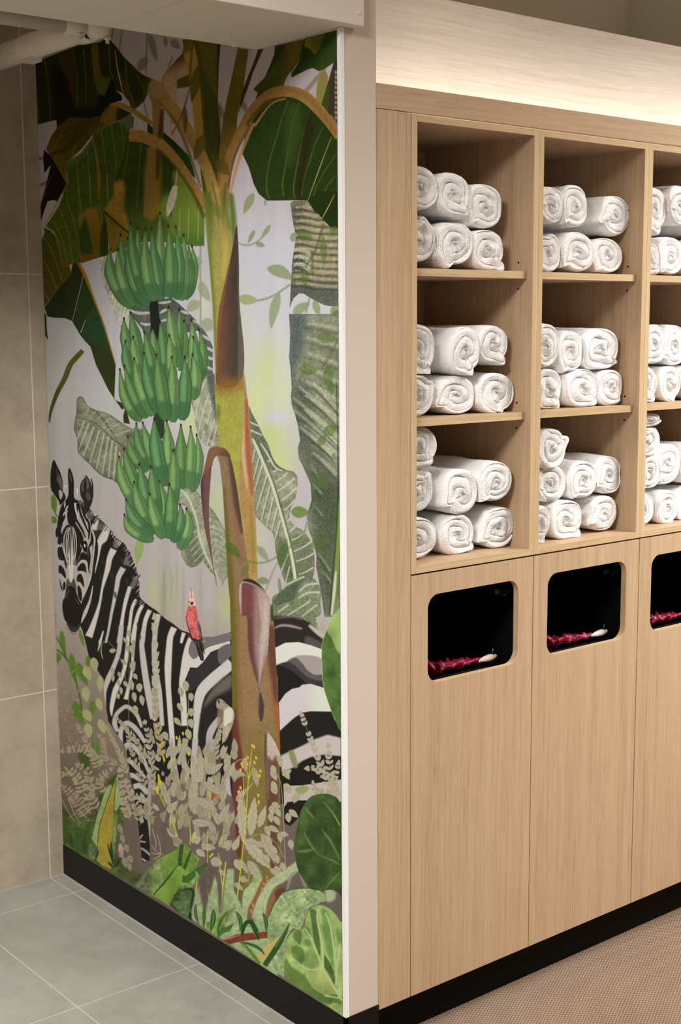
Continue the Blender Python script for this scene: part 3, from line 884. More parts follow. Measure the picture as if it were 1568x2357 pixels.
def engraved_leaves():
    # big torn leaf by the right edge, upper piece
    P = B4(560, 140, 600, 110, 760, 115, 850, 230, 950, 330, 1060, 425, 1140, 440, 1140, 1350, 1050, 1360, 950, 1340, 850, 1290, 780, 1250, 720, 1210, 660, 1205, 600, 1260, 570, 1320, 552, 1385, 560, 1200, 572, 980, 580, 860, 600, 700, 630, 540, 600, 420, 580, 300)
    mk = speckle_leaf(P, (146, 140, 112), (70, 76, 66), s=0)
    SH.put(SH.mask(B4(555, 120, 730, 120, 700, 300, 640, 420, 600, 420), 6), (86, 90, 80), alpha=.7, clip=mk, grain=.15)
    SH.put(SH.mask(B4(555, 1080, 1140, 1080, 1140, 1380, 700, 1300, 540, 1400), 8), (74, 84, 84), alpha=.7, clip=mk, grain=.2)
    for y in range(165, 1080, 82):
        line(B4(620, y + 30, 760, y + 22, 900, y + 48, 1130, y + 62), [5, 7, 7, 6], (184, 178, 144), clip=mk, soft=.9, alpha=.62, grain=.15)
        line(B4(580, y + 62, 700, y + 55, 850, y + 90, 1130, y + 100), [5, 7, 4, 3], (62, 66, 62), clip=mk, soft=.8, alpha=.6, grain=.2)
    for y, b in ((700, 0), (780, 20), (870, 10)):
        line(B4(600, y, 700, y - 5, 800, y + 40), [9, 10, 6], (196, 200, 172), clip=mk, soft=.8, alpha=.8, grain=.12)
        line(B4(590, y + 60, 640, y + 35, 760, y + 80), [4, 10, 3], (62, 66, 68), clip=mk, soft=.8, alpha=.75, grain=.2)
    # lower piece
    P = np.vstack([B4(545, 1445, 560, 1450, 1060, 1450, 1140, 1400, 1150, 1420), B5(975, 10, 978, 800, 975, 1500, 975, 2357, 850, 2357, 820, 2357, 790, 2150, 760, 1980, 735, 1850, 740, 1750, 720, 1640, 660, 1480, 640, 1350, 690, 1180, 680, 1020, 620, 880, 560, 760, 552, 660, 575, 580, 550, 420, 520, 310, 490, 230, 482, 150, 490, 50), B4(560, 2080, 545, 1960, 558, 1700)])
    mk = speckle_leaf(P, (136, 142, 120), (72, 80, 72), s=0)
    SH.put(SH.mask(B4(540, 1430, 740, 1440, 760, 1620, 700, 1700, 720, 1800, 560, 2357, 540, 2000), 8), (78, 90, 92), alpha=.75, clip=mk, grain=.2)
    SH.put(SH.mask(B5(480, 0, 650, 0, 740, 300, 700, 600, 980, 1000, 980, 1300, 900, 1500, 760, 1300, 600, 900, 540, 650), 9), (70, 80, 68), alpha=.6, clip=mk, grain=.2)
    SH.put(SH.mask(B5(640, 1100, 980, 1000, 980, 2000, 900, 2357, 800, 2357, 700, 1600), 10), (72, 84, 64), alpha=.75, clip=mk, grain=.18)
    for i in range(8):
        y = 1560 + i * 170
        a = 60 + i * 44
        line(B4(760 - i * 6, y, 900, y + a * .35, 1130, y + a), [5, 8, 9], (190, 192, 164), clip=mk, soft=1.3, alpha=.55 if i < 9 else .4, grain=.15)
        line(B4(720 - i * 8, y + 50, 900, y + 60 + a * .35, 1130, y + 62 + a), [3, 4, 4], (66, 72, 62), clip=mk, soft=1.4, alpha=.35, grain=.2)
    for i, (x0, y0, x1, y1) in enumerate([(500, 150, 970, 560), (510, 280, 960, 640), (560, 440, 900, 720), (640, 300, 970, 620), (680, 540, 900, 730), (700, 700, 940, 930), (560, 40, 970, 420), (700, 0, 975, 300), (700, 1030, 800, 1130), (710, 1240, 800, 1340), (740, 1700, 880, 1900), (780, 1880, 920, 2060), (690, 850, 760, 960)]):
        line(B5(x0, y0, (x0 + x1) / 2, (y0 + y1) / 2 - 12, x1, y1), [3, 9, 10] if i < 8 else [1, 3, 4], (184, 188, 158), clip=mk, soft=1.0, alpha=.6, grain=.15)
        line(B5(x0, y0 + 55, (x0 + x1) / 2, (y0 + y1) / 2 + 40, x1, y1 + 50), [3, 4, 3], (60, 68, 58), clip=mk, soft=.8, alpha=.5, grain=.2)
    line(B5(975, 1200, 950, 1600, 930, 1950, 905, 2300), [8, 12, 12, 8], (120, 146, 70), clip=mk, soft=.8)
    line(B5(935, 1900, 915, 2100, 890, 2340), [4, 8, 5], (200, 202, 176), clip=mk, soft=.6)
    line(B5(940, 0, 955, 700, 950, 1300, 900, 2000, 870, 2340), [2, 3, 4, 4, 3], (44, 54, 40), clip=mk, soft=.6, alpha=.7)
    # leaf right of the stalk
    P = B5(60, 260, 90, 310, 150, 420, 200, 530, 250, 620, 300, 760, 360, 840, 440, 880, 510, 900, 545, 960, 545, 1060, 520, 1180, 480, 1260, 470, 1380, 520, 1440, 600, 1490, 660, 1560, 700, 1650, 720, 1780, 700, 1960, 600, 1990, 520, 2000, 430, 2010, 390, 1920, 350, 1800, 330, 1700, 318, 1600, 300, 1520, 230, 1450, 150, 1370, 120, 1300, 100, 900, 80, 560)
    mk = speckle_leaf(P, (146, 152, 128), G_D, s=1)
    SH.put(SH.mask(B5(60, 260, 150, 420, 250, 620, 330, 800, 440, 880, 300, 900, 220, 780, 130, 600, 90, 560), 3), (92, 104, 88), alpha=.8, clip=mk, grain=.18)
    SH.put(SH.mask(B5(330, 1500, 470, 1700, 560, 1990, 430, 2010, 340, 1760), 5), (74, 88, 60), alpha=.6, clip=mk, grain=.18)
    SH.put(SH.mask(B5(480, 1500, 660, 1560, 720, 1780, 690, 1960, 560, 1990), 5), (88, 100, 76), alpha=.6, clip=mk, grain=.18)
    mid = [(95, 565), (150, 680), (225, 860), (285, 1010), (345, 1200), (410, 1430), (455, 1600), (500, 1800), (530, 2000)]
    line(B5(*[v for p in mid for v in p]), [5, 7, 7, 7, 6, 6, 6, 7, 8], (206, 212, 184), clip=mk, soft=.3)
    line(B5(*[v for p in mid for v in (p[0] + 22, p[1] - 5)]), [2, 2.5, 2], (64, 74, 58), clip=mk, soft=.4, alpha=.7)
    lf = [((120, 680), (85, 850)), ((160, 760), (100, 990)), ((195, 830), (112, 1100)), ((240, 940), (135, 1290)), ((270, 1040), (180, 1400)), ((305, 1150), (235, 1450)), ((345, 1260), (285, 1500)), ((375, 1390), (315, 1600)), ((455, 1720), (380, 1920)), ((470, 1850), (430, 2010))]
    rt = [((320, 1000), (450, 910)), ((345, 1095), (520, 960)), ((380, 1190), (545, 1055)), ((410, 1290), (520, 1180)), ((440, 1400), (480, 1360)), ((465, 1500), (530, 1440)), ((490, 1590), (620, 1510)), ((510, 1700), (690, 1600)), ((535, 1800), (720, 1715)), ((560, 1930), (710, 1860)), ((290, 900), (350, 870)), ((240, 790), (290, 780))]
    veins(mk, [(*a, (a[0] + b[0]) / 2 + 4, (a[1] + b[1]) / 2 - 15, *b) for a, b in lf], B5, (3, 2))
    veins(mk, [(*a, (a[0] + b[0]) / 2, (a[1] + b[1]) / 2 + 8, *b) for a, b in rt], B5, (2.2, 3.4))
    darkveins(mk, [(a[0] + 12, a[1] + 10, (a[0] + b[0]) / 2 + 16, (a[1] + b[1]) / 2 - 8, b[0] + 12, b[1] + 5) for a, b in lf], B5, 2.2, .45)
    line(B5(175, 610, 240, 710, 320, 850, 400, 890), [3, 4, 4, 3], (206, 212, 184), clip=mk, soft=.3)
    veins(mk, [(70, 400, 160, 440), (75, 480, 190, 530)], B5, (4, 3))
    # curled leaf in front
    P = B5(290, 2190, 350, 2110, 420, 2040, 520, 1980, 620, 1945, 720, 1980, 780, 2100, 775, 2200, 750, 2357, 360, 2357)
    mk = speckle_leaf(P, (132, 142, 116), G_D)
    SH.put(SH.mask(B5(290, 2190, 400, 2080, 600, 1960, 640, 1950, 560, 2080, 520, 2200, 360, 2330), 4), (70, 84, 66), alpha=.75, clip=mk, grain=.2)
    veins(mk, [(560, 2110, 640, 2040, 760, 2020), (530, 2200, 640, 2120, 775, 2110), (560, 2260, 660, 2200, 770, 2190), (620, 2340, 690, 2290, 755, 2270), (330, 2130, 450, 2030, 620, 1950)], B5, (3, 5), alpha=.8)
    fill(H4(430, 140, 700, 0, 1010, 0, 960, 200, 985, 330, 900, 280, 800, 210, 660, 195, 500, 215), (118, 130, 100), tex=.1, grain=.16)
    veins(SH.mask(H4(430, 140, 700, 0, 1010, 0, 960, 200, 985, 330, 900, 280, 800, 210, 660, 195, 500, 215)), [(800, 200, 900, 120, 985, 60), (620, 190, 800, 80, 900, 10), (520, 150, 640, 60)], H4, (3, 4), alpha=.8)
    # grey leaf, left of the lower bunch
    P = PX(178, 918, 190, 914, 203, 934, 222, 944, 245, 950, 270, 965, 300, 985, 330, 990, 345, 1020, 330, 1060, 300, 1100, 292, 1148, 285, 1140, 268, 1110, 240, 1098, 222, 1085, 208, 1070, 190, 1053, 180, 1040, 178, 1010, 170, 985, 176, 950)
    mk = speckle_leaf(P, (140, 146, 124), (62, 72, 60))
    line(PX(190, 917, 215, 940, 245, 975, 262, 1000, 300, 1060), [1, 3, 3, 2, 2], (90, 98, 82), clip=mk, soft=.4)
    line(PX(178, 960, 220, 975, 262, 1012, 290, 1030), [1.5, 2, 2.5], (84, 92, 78), clip=mk, soft=.4)
    for x, y, r in [(186, 1030, 12), (196, 1060, 12), (214, 1076, 12), (240, 1094, 12), (262, 1106, 14), (282, 1132, 12), (180, 985, 8), (182, 945, 9), (300, 1000, 9)]:
        SH.put(SH.mask(PX(x - r, y - r * .6, x + r, y - r * .6, x + r, y + r * .7, x - r, y + r * .7), 4), (74, 84, 70), alpha=.55, clip=mk, grain=.15)
    vs = [((205, 975), (182, 1035)), ((217, 982), (192, 1050)), ((229, 990), (207, 1066)), ((240, 998), (222, 1080)), ((250, 1005), (236, 1092)), ((259, 1014), (250, 1100)), ((268, 1026), (262, 1105)), ((276, 1040), (272, 1112)), ((284, 1055), (280, 1125)), ((292, 1070), (288, 1135)), ((195, 967), (178, 1012))]
    veins(mk, [(*a, *b) for a, b in vs], PX, (3.2, 2), alpha=.85)
    darkveins(mk, [(a[0] + 5, a[1] + 3, b[0] + 5, b[1] + 3) for a, b in vs], PX, 2, .35)
    veins(mk, [(222, 968, 236, 955), (235, 978, 255, 962), (248, 990, 275, 975), (200, 950, 205, 938), (212, 958, 222, 946), (260, 1003, 300, 990)], PX, (1.5, 3), alpha=.7)
    # pale pencil leaf behind the top bunch
    P = B1(0, 600, 105, 570, 135, 700, 180, 900, 250, 1090, 330, 1210, 400, 1300, 330, 1400, 260, 1480, 210, 1370, 130, 1150, 70, 980, 20, 760)
    mk = speckle_leaf(P, (196, 200, 182), (140, 146, 126), s=0, edge=.4)
    for i in range(26):
        x = -40 + i * 17
        y = 560 + i * 26
        line(B1(x + 90, y, x + 20, y + 330), [1.4, 1], (120, 128, 104) if i % 2 else (222, 226, 206), clip=mk, alpha=.7)
    # banded leaf around the dark stem and sweeping right
    P = B1(330, 1215, 450, 1195, 620, 1110, 760, 1120, 880, 1100, 960, 1160, 1100, 1290, 1230, 1420, 1340, 1580, 1393, 1700, 1400, 2357, 1150, 2357, 1240, 2180, 1290, 1900, 1240, 1500, 900, 1560, 620, 1660, 520, 1480, 400, 1330)
    mk = speckle_leaf(P, (96, 104, 98), (54, 60, 58), s=0)
    for sg, w in [((350, 1245, 480, 1290, 620, 1285), 8), ((720, 1165, 800, 1160, 880, 1145), 6), ((740, 1290, 830, 1240), 7), ((500, 1410, 560, 1430, 640, 1425), 7), ((750, 1390, 830, 1370), 6), ((1000, 1260, 1100, 1300), 7), ((1150, 1380, 1230, 1420, 1300, 1500), 7), ((1240, 1550, 1330, 1600, 1393, 1640), 7), ((1270, 1690, 1350, 1730, 1400, 1760), 7), ((1290, 1820, 1400, 1860), 7), ((1320, 1950, 1400, 1990), 6)]:
        line(B1(*sg), [w * .5, w, w * .7], (196, 200, 184), clip=mk, soft=.6, grain=.1)
    # its lower lobe left of the stalk
    P = B2(1015, 330, 1110, 180, 1180, 60, 1210, 0, 1310, 0, 1320, 300, 1345, 600, 1362, 905, 1260, 905, 1200, 890, 1140, 820, 1095, 720, 1070, 590, 1060, 480)
    mk = speckle_leaf(P, (168, 172, 152), (90, 98, 84), s=0)
    SH.put(SH.mask(B2(1210, 0, 1310, 0, 1350, 620, 1290, 420, 1240, 200), 3), (78, 88, 82), alpha=.8, clip=mk, grain=.15)
    veins(mk, [(1210, 60, 1130, 250, 1070, 560), (1240, 240, 1160, 500, 1105, 740), (1270, 420, 1190, 700, 1150, 840), (1310, 570, 1250, 760, 1215, 890), (1180, 130, 1130, 240, 1050, 400), (1345, 620, 1300, 800, 1270, 905)], B2, (2, 2.4))
    # leaf under the bunch, right
    P = np.vstack([B2(860, 1440, 920, 1410, 1000, 1440, 1080, 1440, 1180, 1560, 1290, 1680, 1393, 1850), B3(450, 1620, 470, 1800, 475, 2150, 440, 2180, 410, 2250, 380, 2180, 330, 2130, 270, 2080, 220, 2000, 190, 1960, 130, 2020, 60, 2040, 0, 2010, -60, 1900), B2(900, 2160, 880, 2100, 960, 1960, 1000, 1900, 1010, 1750, 960, 1640, 880, 1600, 840, 1640)])
    mk = speckle_leaf(P, (160, 166, 142), (66, 76, 60), s=0)
    SH.put(SH.mask(np.vstack([B3(-60, 1400, 60, 1400, 130, 1700, 200, 1900, 300, 2080, 330, 2130, 220, 2050, 0, 2030)]), 5), (84, 96, 74), alpha=.65, clip=mk, grain=.18)
    line(np.vstack([B2(890, 1420, 1000, 1560, 1080, 1780), B3(130, 1560, 170, 1760, 240, 1930, 320, 2080, 410, 2230)]), [4, 5, 4, 4, 4, 3, 2], (206, 212, 184), clip=mk, soft=.3)
    for i in range(11):
        y = 1290 + i * 75
        line(B3(70 + i * 28, y, 150 + i * 26, y - 70, 300 + i * 20, y - 60 + i * 8), [1, 1.6, 1.6], (90, 98, 80), clip=mk, alpha=.7, soft=.3)
    for i in range(9):
        x, y = 60 + i * 24, 1560 + i * 62
        line(B3(x + 30, y - 20, x - 90, y + 100), [2, 2.6], (204, 210, 184), clip=mk, alpha=.75, soft=.3)

LV = (156, 148, 62)
def big_leaf(P, base, veinlist, f, vc=LV, grad=None, s=0, w=(1.6, 1.2), tex=.08):
    mk = fill(P, base, s=s, grad=grad, tex=tex)
    for v in veinlist: line(f(*v), [w[0], w[1]], vc, clip=mk, alpha=.75, soft=.15)
    return mk
def top_leaves():
    DG, MG, BG = (38, 44, 12), (52, 66, 20), (74, 92, 34)
    # ragged dark leaves, top left
    mk = big_leaf(A1(40, 590, 75, 480, 560, 290, 830, 250, 930, 190, 1020, 280, 1130, 430, 1280, 570, 1370, 640, 1490, 695, 1420, 860, 1370, 960, 1230, 1080, 1190, 960, 1110, 860, 1020, 820, 1100, 890, 1105, 945, 960, 990, 900, 1080, 840, 1150, 560, 1180, 500, 1235, 490, 1150, 440, 1180, 325, 1280, 315, 1180, 75, 1240, 60, 1000), (40, 46, 12),
        [(165, 430, 210, 700, 250, 1190), (350, 380, 405, 640, 415, 1040), (515, 330, 570, 760, 555, 1020), (640, 330, 670, 700, 675, 1000), (740, 300, 780, 600, 800, 700), (800, 260, 840, 600, 900, 780), (945, 220, 960, 560, 1020, 740), (1150, 460, 1170, 760, 1270, 1030), (1290, 640, 1390, 860), (50, 800, 110, 1180)], A1)
    fill(A1(340, 380, 520, 340, 540, 700, 520, 1020, 460, 980, 440, 700), (76, 52, 10), soft=4, alpha=.75, clip=mk)
    fill(A1(260, 560, 400, 600, 500, 900, 540, 1150, 330, 1260, 290, 900), (18, 18, 4), soft=3, alpha=.8, clip=mk)
    fill(A1(740, 300, 810, 300, 850, 640, 980, 680, 900, 880, 830, 880, 770, 700), (108, 96, 14), soft=1, alpha=.85, clip=mk, grad=[(215, 130, 235, 215, (88, 92, 22))])
    fill(A1(900, 880, 975, 690, 1020, 740, 1030, 820, 1100, 890, 1100, 945, 960, 990, 840, 1150, 540, 1170, 560, 1060, 780, 1020, 820, 880), (20, 22, 6), soft=.6, alpha=.95, clip=mk)
    fill(A1(1060, 600, 1170, 760, 1280, 1040, 1230, 1080, 1180, 940, 1110, 840), (84, 78, 12), soft=3, alpha=.7, clip=mk)
    fill(A1(1400, 660, 1490, 700, 1370, 960, 1300, 1000, 1370, 820), (72, 78, 18), soft=3, alpha=.7, clip=mk)
    line(A1(1020, 330, 1050, 560, 1085, 720, 1125, 890), [1, 2.4, 2.6, 1], (206, 172, 120), clip=mk)
    line(A1(1270, 570, 1370, 640, 1490, 695), [1, 2, 1], (176, 150, 90))
    # ochre underside
    mk = big_leaf(A1(190, 1530, 250, 1380, 360, 1230, 480, 1150, 700, 1160, 850, 1130, 900, 1040, 980, 990, 1220, 1100, 1210, 1130, 1070, 1190, 860, 1290, 760, 1350, 620, 1530, 430, 1700, 440, 1960, 330, 1800, 250, 1640), (112, 92, 16),
        [(480, 1180, 360, 1380, 250, 1590), (650, 1160, 600, 1330, 500, 1620), (750, 1160, 720, 1330), (880, 1100, 830, 1290), (560, 1440, 490, 1630)], A1, (156, 126, 34), grad=[(140, 400, 200, 330, (84, 70, 8))])
    fill(A1(560, 1230, 800, 1150, 740, 1260, 620, 1400, 440, 1560, 250, 1620, 270, 1560, 480, 1460), (70, 58, 6), soft=2.5, alpha=.8, clip=mk)
    fill(A1(860, 1150, 980, 1000, 1060, 1030, 1040, 1180, 900, 1240), (150, 112, 34), soft=2, alpha=.7, clip=mk)
    fill(A1(1060, 1040, 1200, 1090, 1080, 1190, 1040, 1180), (40, 46, 8), soft=1, alpha=.9, clip=mk)
    # black shapes at far left
    fill(A1(165, 1540, 250, 1620, 440, 1960, 400, 2050, 330, 2150, 290, 2120, 200, 2140, 180, 2247, 120, 2247, 250, 1720, 170, 1820, 158, 1650), (22, 18, 6), s=0)
    fill(A4(210, 0, 300, 0, 400, 130, 285, 345, 240, 320, 160, 340, 130, 420, 68, 620, 58, 440, 140, 200), (24, 18, 6), s=0)
    line(A4(200, 30, 120, 260, 66, 440), [4, 5, 3], (92, 48, 20), soft=.8)
    # large lit leaf
    mk = big_leaf(np.vstack([A1(415, 1690, 600, 1590, 750, 1390, 765, 1340, 900, 1270, 1080, 1190, 1215, 1120, 1250, 1150, 1240, 1280, 1200, 1290, 1170, 1500, 1100, 1700, 1035, 1850, 1005, 1900), A4(975, 120, 965, 260, 900, 390, 855, 440, 900, 560, 915, 1000, 720, 1055, 590, 1100, 475, 1105, 335, 1170, 330, 1060, 270, 780, 230, 700, 140, 650, 300, 400, 400, 130, 400, 0), A1(450, 1900, 430, 1750)]), (66, 88, 28),
        [(550, 1610, 570, 1850, 610, 2240), (680, 1500, 710, 1850, 730, 2200), (860, 1310, 900, 1620, 935, 2000, 930, 2200), (970, 1230, 1020, 1560, 1040, 1820), (1080, 1190, 1120, 1400, 1115, 1580), (430, 1760, 470, 1960)], A1,
        grad=[(180, 330, 150, 560, (86, 104, 26))])
    for v in [(390, 280, 460, 520, 540, 800, 575, 1060), (300, 430, 370, 600, 440, 860, 470, 1090), (230, 590, 340, 800, 400, 1100), (525, 0, 550, 250, 575, 480), (680, 0, 690, 380), (895, 0, 905, 380), (690, 450, 740, 620, 770, 740), (790, 370, 830, 560, 850, 740), (875, 500, 900, 700)]:
        line(A4(*v), [1.5, 1.2], (160, 158, 78), clip=mk, alpha=.8)
    fill(A4(630, 450, 760, 440, 820, 650, 850, 1020, 720, 1055, 715, 900, 660, 640), (164, 122, 34), soft=3, alpha=.9, clip=mk, grad=[(215, 480, 235, 590, (110, 92, 16))])
    fill(A4(860, 560, 920, 620, 920, 1000, 820, 1030, 810, 800), (44, 56, 18), soft=2, alpha=.85, clip=mk)
    fill(A4(560, 560, 620, 540, 700, 860, 715, 1000, 580, 990, 540, 700), (54, 80, 20), soft=.8, alpha=.9, clip=mk)
    fill(A4(335, 1170, 330, 1060, 400, 1100, 470, 1100), (140, 84, 20), soft=2, clip=mk); fill(A4(575, 1060, 600, 990, 716, 1000, 716, 1055, 560, 1100), (130, 80, 16), soft=1.5, clip=mk)
    fill(A4(545, 500, 620, 480, 680, 440, 600, 580, 555, 690), (150, 128, 52), soft=1.5, alpha=.8, clip=mk)
    fill(A1(415, 1690, 620, 1560, 760, 1380, 760, 1450, 640, 1640, 450, 1760), (96, 112, 78), soft=2.5, alpha=.7, clip=mk)
    fill(A1(1070, 1200, 1215, 1120, 1250, 1200, 1200, 1320, 1120, 1250), (98, 118, 82), soft=3, alpha=.75, clip=mk)
    line(A1(415, 1695, 600, 1590, 750, 1390), [1, 2, 1], (140, 146, 100), soft=.4); line(A1(755, 1345, 960, 1230, 1100, 1180, 1215, 1110), [1.5, 2.5, 2], (140, 130, 70), soft=.5)
    line(A1(760, 1420, 810, 1700, 830, 1950, 820, 2150), [2, 6, 7, 2], (150, 116, 24), soft=.8, clip=mk)
    line(A4(400, 120, 320, 270, 200, 510, 140, 640, 240, 720, 300, 900, 330, 1080), [1, 2, 3, 2.5, 2.5, 1.5, 1], (176, 142, 76), soft=.4)
    # middle leaf below the arched stem
    mk = big_leaf(np.vstack([A1(1180, 1400, 1300, 1390, 1440, 1440, 1568, 1480), A2(120, 1460, 300, 1600, 500, 1790, 600, 1960, 670, 2150, 700, 2357), B1(1290, 100, 1290, 460, 1150, 462, 1000, 440, 700, 400, 480, 420, 130, 560, 60, 40), A4(855, 440, 900, 390, 965, 260), A1(1010, 1900, 1100, 1700)]), (52, 74, 20),
        [(1185, 1460, 1160, 1660, 1080, 2060), (1330, 1470, 1310, 1800, 1280, 2240)], A1, grad=[(330, 420, 350, 540, (86, 108, 40))])
    fill(A4(860, 440, 975, 260, 980, 110, 1110, 100, 1110, 400, 1165, 720), (176, 134, 44), soft=2.5, alpha=.9, clip=mk, tex=.1)
    fill(A4(875, 480, 1170, 740, 1140, 880, 1010, 900, 920, 990), (140, 112, 34), soft=3, alpha=.8, clip=mk)
    fill(np.vstack([A2(20, 1500, 100, 1530, 170, 1700, 160, 2100, 100, 2357, 0, 2357, -40, 1900)]), (170, 128, 44), soft=4, alpha=.8, clip=mk)
    fill(A2(300, 1800, 480, 1870, 680, 2357, 160, 2357, 180, 2100, 340, 2050), (136, 158, 60), soft=6, alpha=.85, clip=mk, grain=.03)
    fill(B1(880, 0, 1290, 100, 1290, 460, 900, 440), (120, 148, 62), soft=8, alpha=.75, clip=mk, grain=.03)
    fill(B1(880, 330, 1290, 330, 1290, 470, 880, 470), (76, 116, 52), soft=5, alpha=.7, clip=mk)
    for x in (980, 1090, 1210): line(B1(x + 10, 0, x + 5, 200, x, 400), [2, 2, 1.4], (170, 184, 92), clip=mk, soft=.4)
    line(B1(60, 40, 200, 170, 365, 305), [3, 4, 3], (34, 48, 14), soft=.3)
    line(A2(290, 1720, 285, 2000, 290, 2357), [2, 2, 2], (24, 52, 16), soft=.3, clip=mk)
    # hanging dry fibre
    line(A2(230, 760, 300, 1300, 345, 1560, 365, 1750, 350, 1950), [3, 7, 8, 5, 4], (196, 170, 132), soft=.5)
    fill(A2(330, 1960, 370, 1990, 350, 2150, 290, 2290, 235, 2350, 240, 2200, 290, 2020), (206, 196, 180), soft=.5, tex=.1)
    # deep green behind the crossing stems
    fill(A2(0, 1200, 60, 1250, 200, 1310, 330, 1420, 500, 1590, 560, 1750, 590, 1880, 470, 1760, 380, 1600, 240, 1480, 120, 1400, 0, 1330), (34, 56, 14), s=0)
    fill(A2(380, 1480, 520, 1620, 590, 1870, 500, 1770, 385, 1600), (40, 72, 20), s=0)
    # dark right leaf
    mk = big_leaf(np.vstack([A3(92, 1610, 130, 1430, 215, 1230, 340, 1040, 500, 925, 680, 885, 830, 930, 980, 1010, 1100, 1160, 1240, 1340, 1290, 1400, 1290, 2357, 1000, 2357, 905, 2205, 760, 2200, 560, 2205, 400, 2205, 300, 2120, 240, 2000, 180, 1800)]), (40, 58, 20),
        [(670, 980, 590, 1180, 520, 1430, 450, 1650, 405, 1900, 400, 2080, 430, 2180), (800, 1000, 720, 1260, 680, 1500, 620, 1830, 595, 2000, 610, 2150), (925, 1100, 860, 1330, 800, 1630, 750, 1900, 730, 2070, 750, 2180), (1100, 1300, 1000, 1500, 930, 1720, 860, 1930, 830, 2140), (1270, 1620, 1130, 1820, 1020, 2020, 980, 2160, 990, 2240), (1240, 1900, 1130, 2060, 1050, 2280)], A3, (120, 130, 62), w=(1.3, 2.2))
    fill(B4(760, 110, 900, 0, 1140, 0, 1140, 440, 1030, 420, 940, 330), (34, 50, 18), s=0)
    fill(A3(860, 1300, 930, 1100, 980, 1300, 900, 1700, 820, 2150, 760, 2150, 800, 1800), (44, 34, 14), soft=4, alpha=.7, clip=mk)
    fill(A3(640, 1100, 800, 1050, 820, 1300, 700, 1800, 640, 1700), (60, 84, 30), soft=6, alpha=.6, clip=mk)
    line(A3(1200, 1420, 1110, 1650, 1025, 1880, 910, 2200), [1, 1.6, 2.2, 1], (190, 170, 100)); line(B4(1080, 40, 1000, 200, 935, 320), [1, 2.4, 1.6], (196, 168, 98))
    # blades top right
    mk = fill(A3(500, 300, 760, 235, 750, 420, 700, 600, 640, 700, 600, 810, 560, 830, 340, 930, 235, 830, 380, 680, 440, 540, 495, 400), (66, 74, 20), s=0, tex=.08, grad=[(640, 130, 680, 140, (96, 92, 24))])
    fill(A3(500, 300, 640, 270, 560, 420, 420, 640, 380, 680, 440, 540), (38, 48, 14), soft=3, alpha=.8, clip=mk)
    fill(A3(765, 235, 880, 210, 830, 400, 800, 480, 690, 640, 700, 560, 750, 400), (96, 86, 18), s=0, tex=.08)
    fill(A3(870, 205, 1265, 105, 1265, 480, 1100, 590, 1040, 610, 970, 570, 900, 590, 705, 690, 705, 640, 800, 490, 830, 330), (34, 58, 20), s=0, grad=[(720, 90, 775, 120, (50, 72, 22))])
    fill(A3(860, 300, 880, 210, 1120, 140, 1060, 330, 990, 410, 930, 340), (112, 118, 26), s=0, grad=[(700, 110, 740, 90, (84, 84, 12))])
    fill(A3(1230, 490, 1270, 470, 1275, 1300, 1200, 1240, 1070, 1040, 1160, 740), (62, 56, 44), s=0)
    fill(A3(1070, 1050, 1150, 780, 1180, 800, 1150, 1150), (60, 78, 26), s=0, soft=.5)
    for y in range(600, 1180, 62): fill(A3(1240, y, 1270, y + 10, 1270, y + 45, 1240, y + 45), (168, 142, 110), soft=.6, s=0)
    fill(A3(1150, 1160, 1200, 1150, 1290, 1280, 1290, 1320, 1220, 1300), (122, 112, 84), s=0, grain=.1)

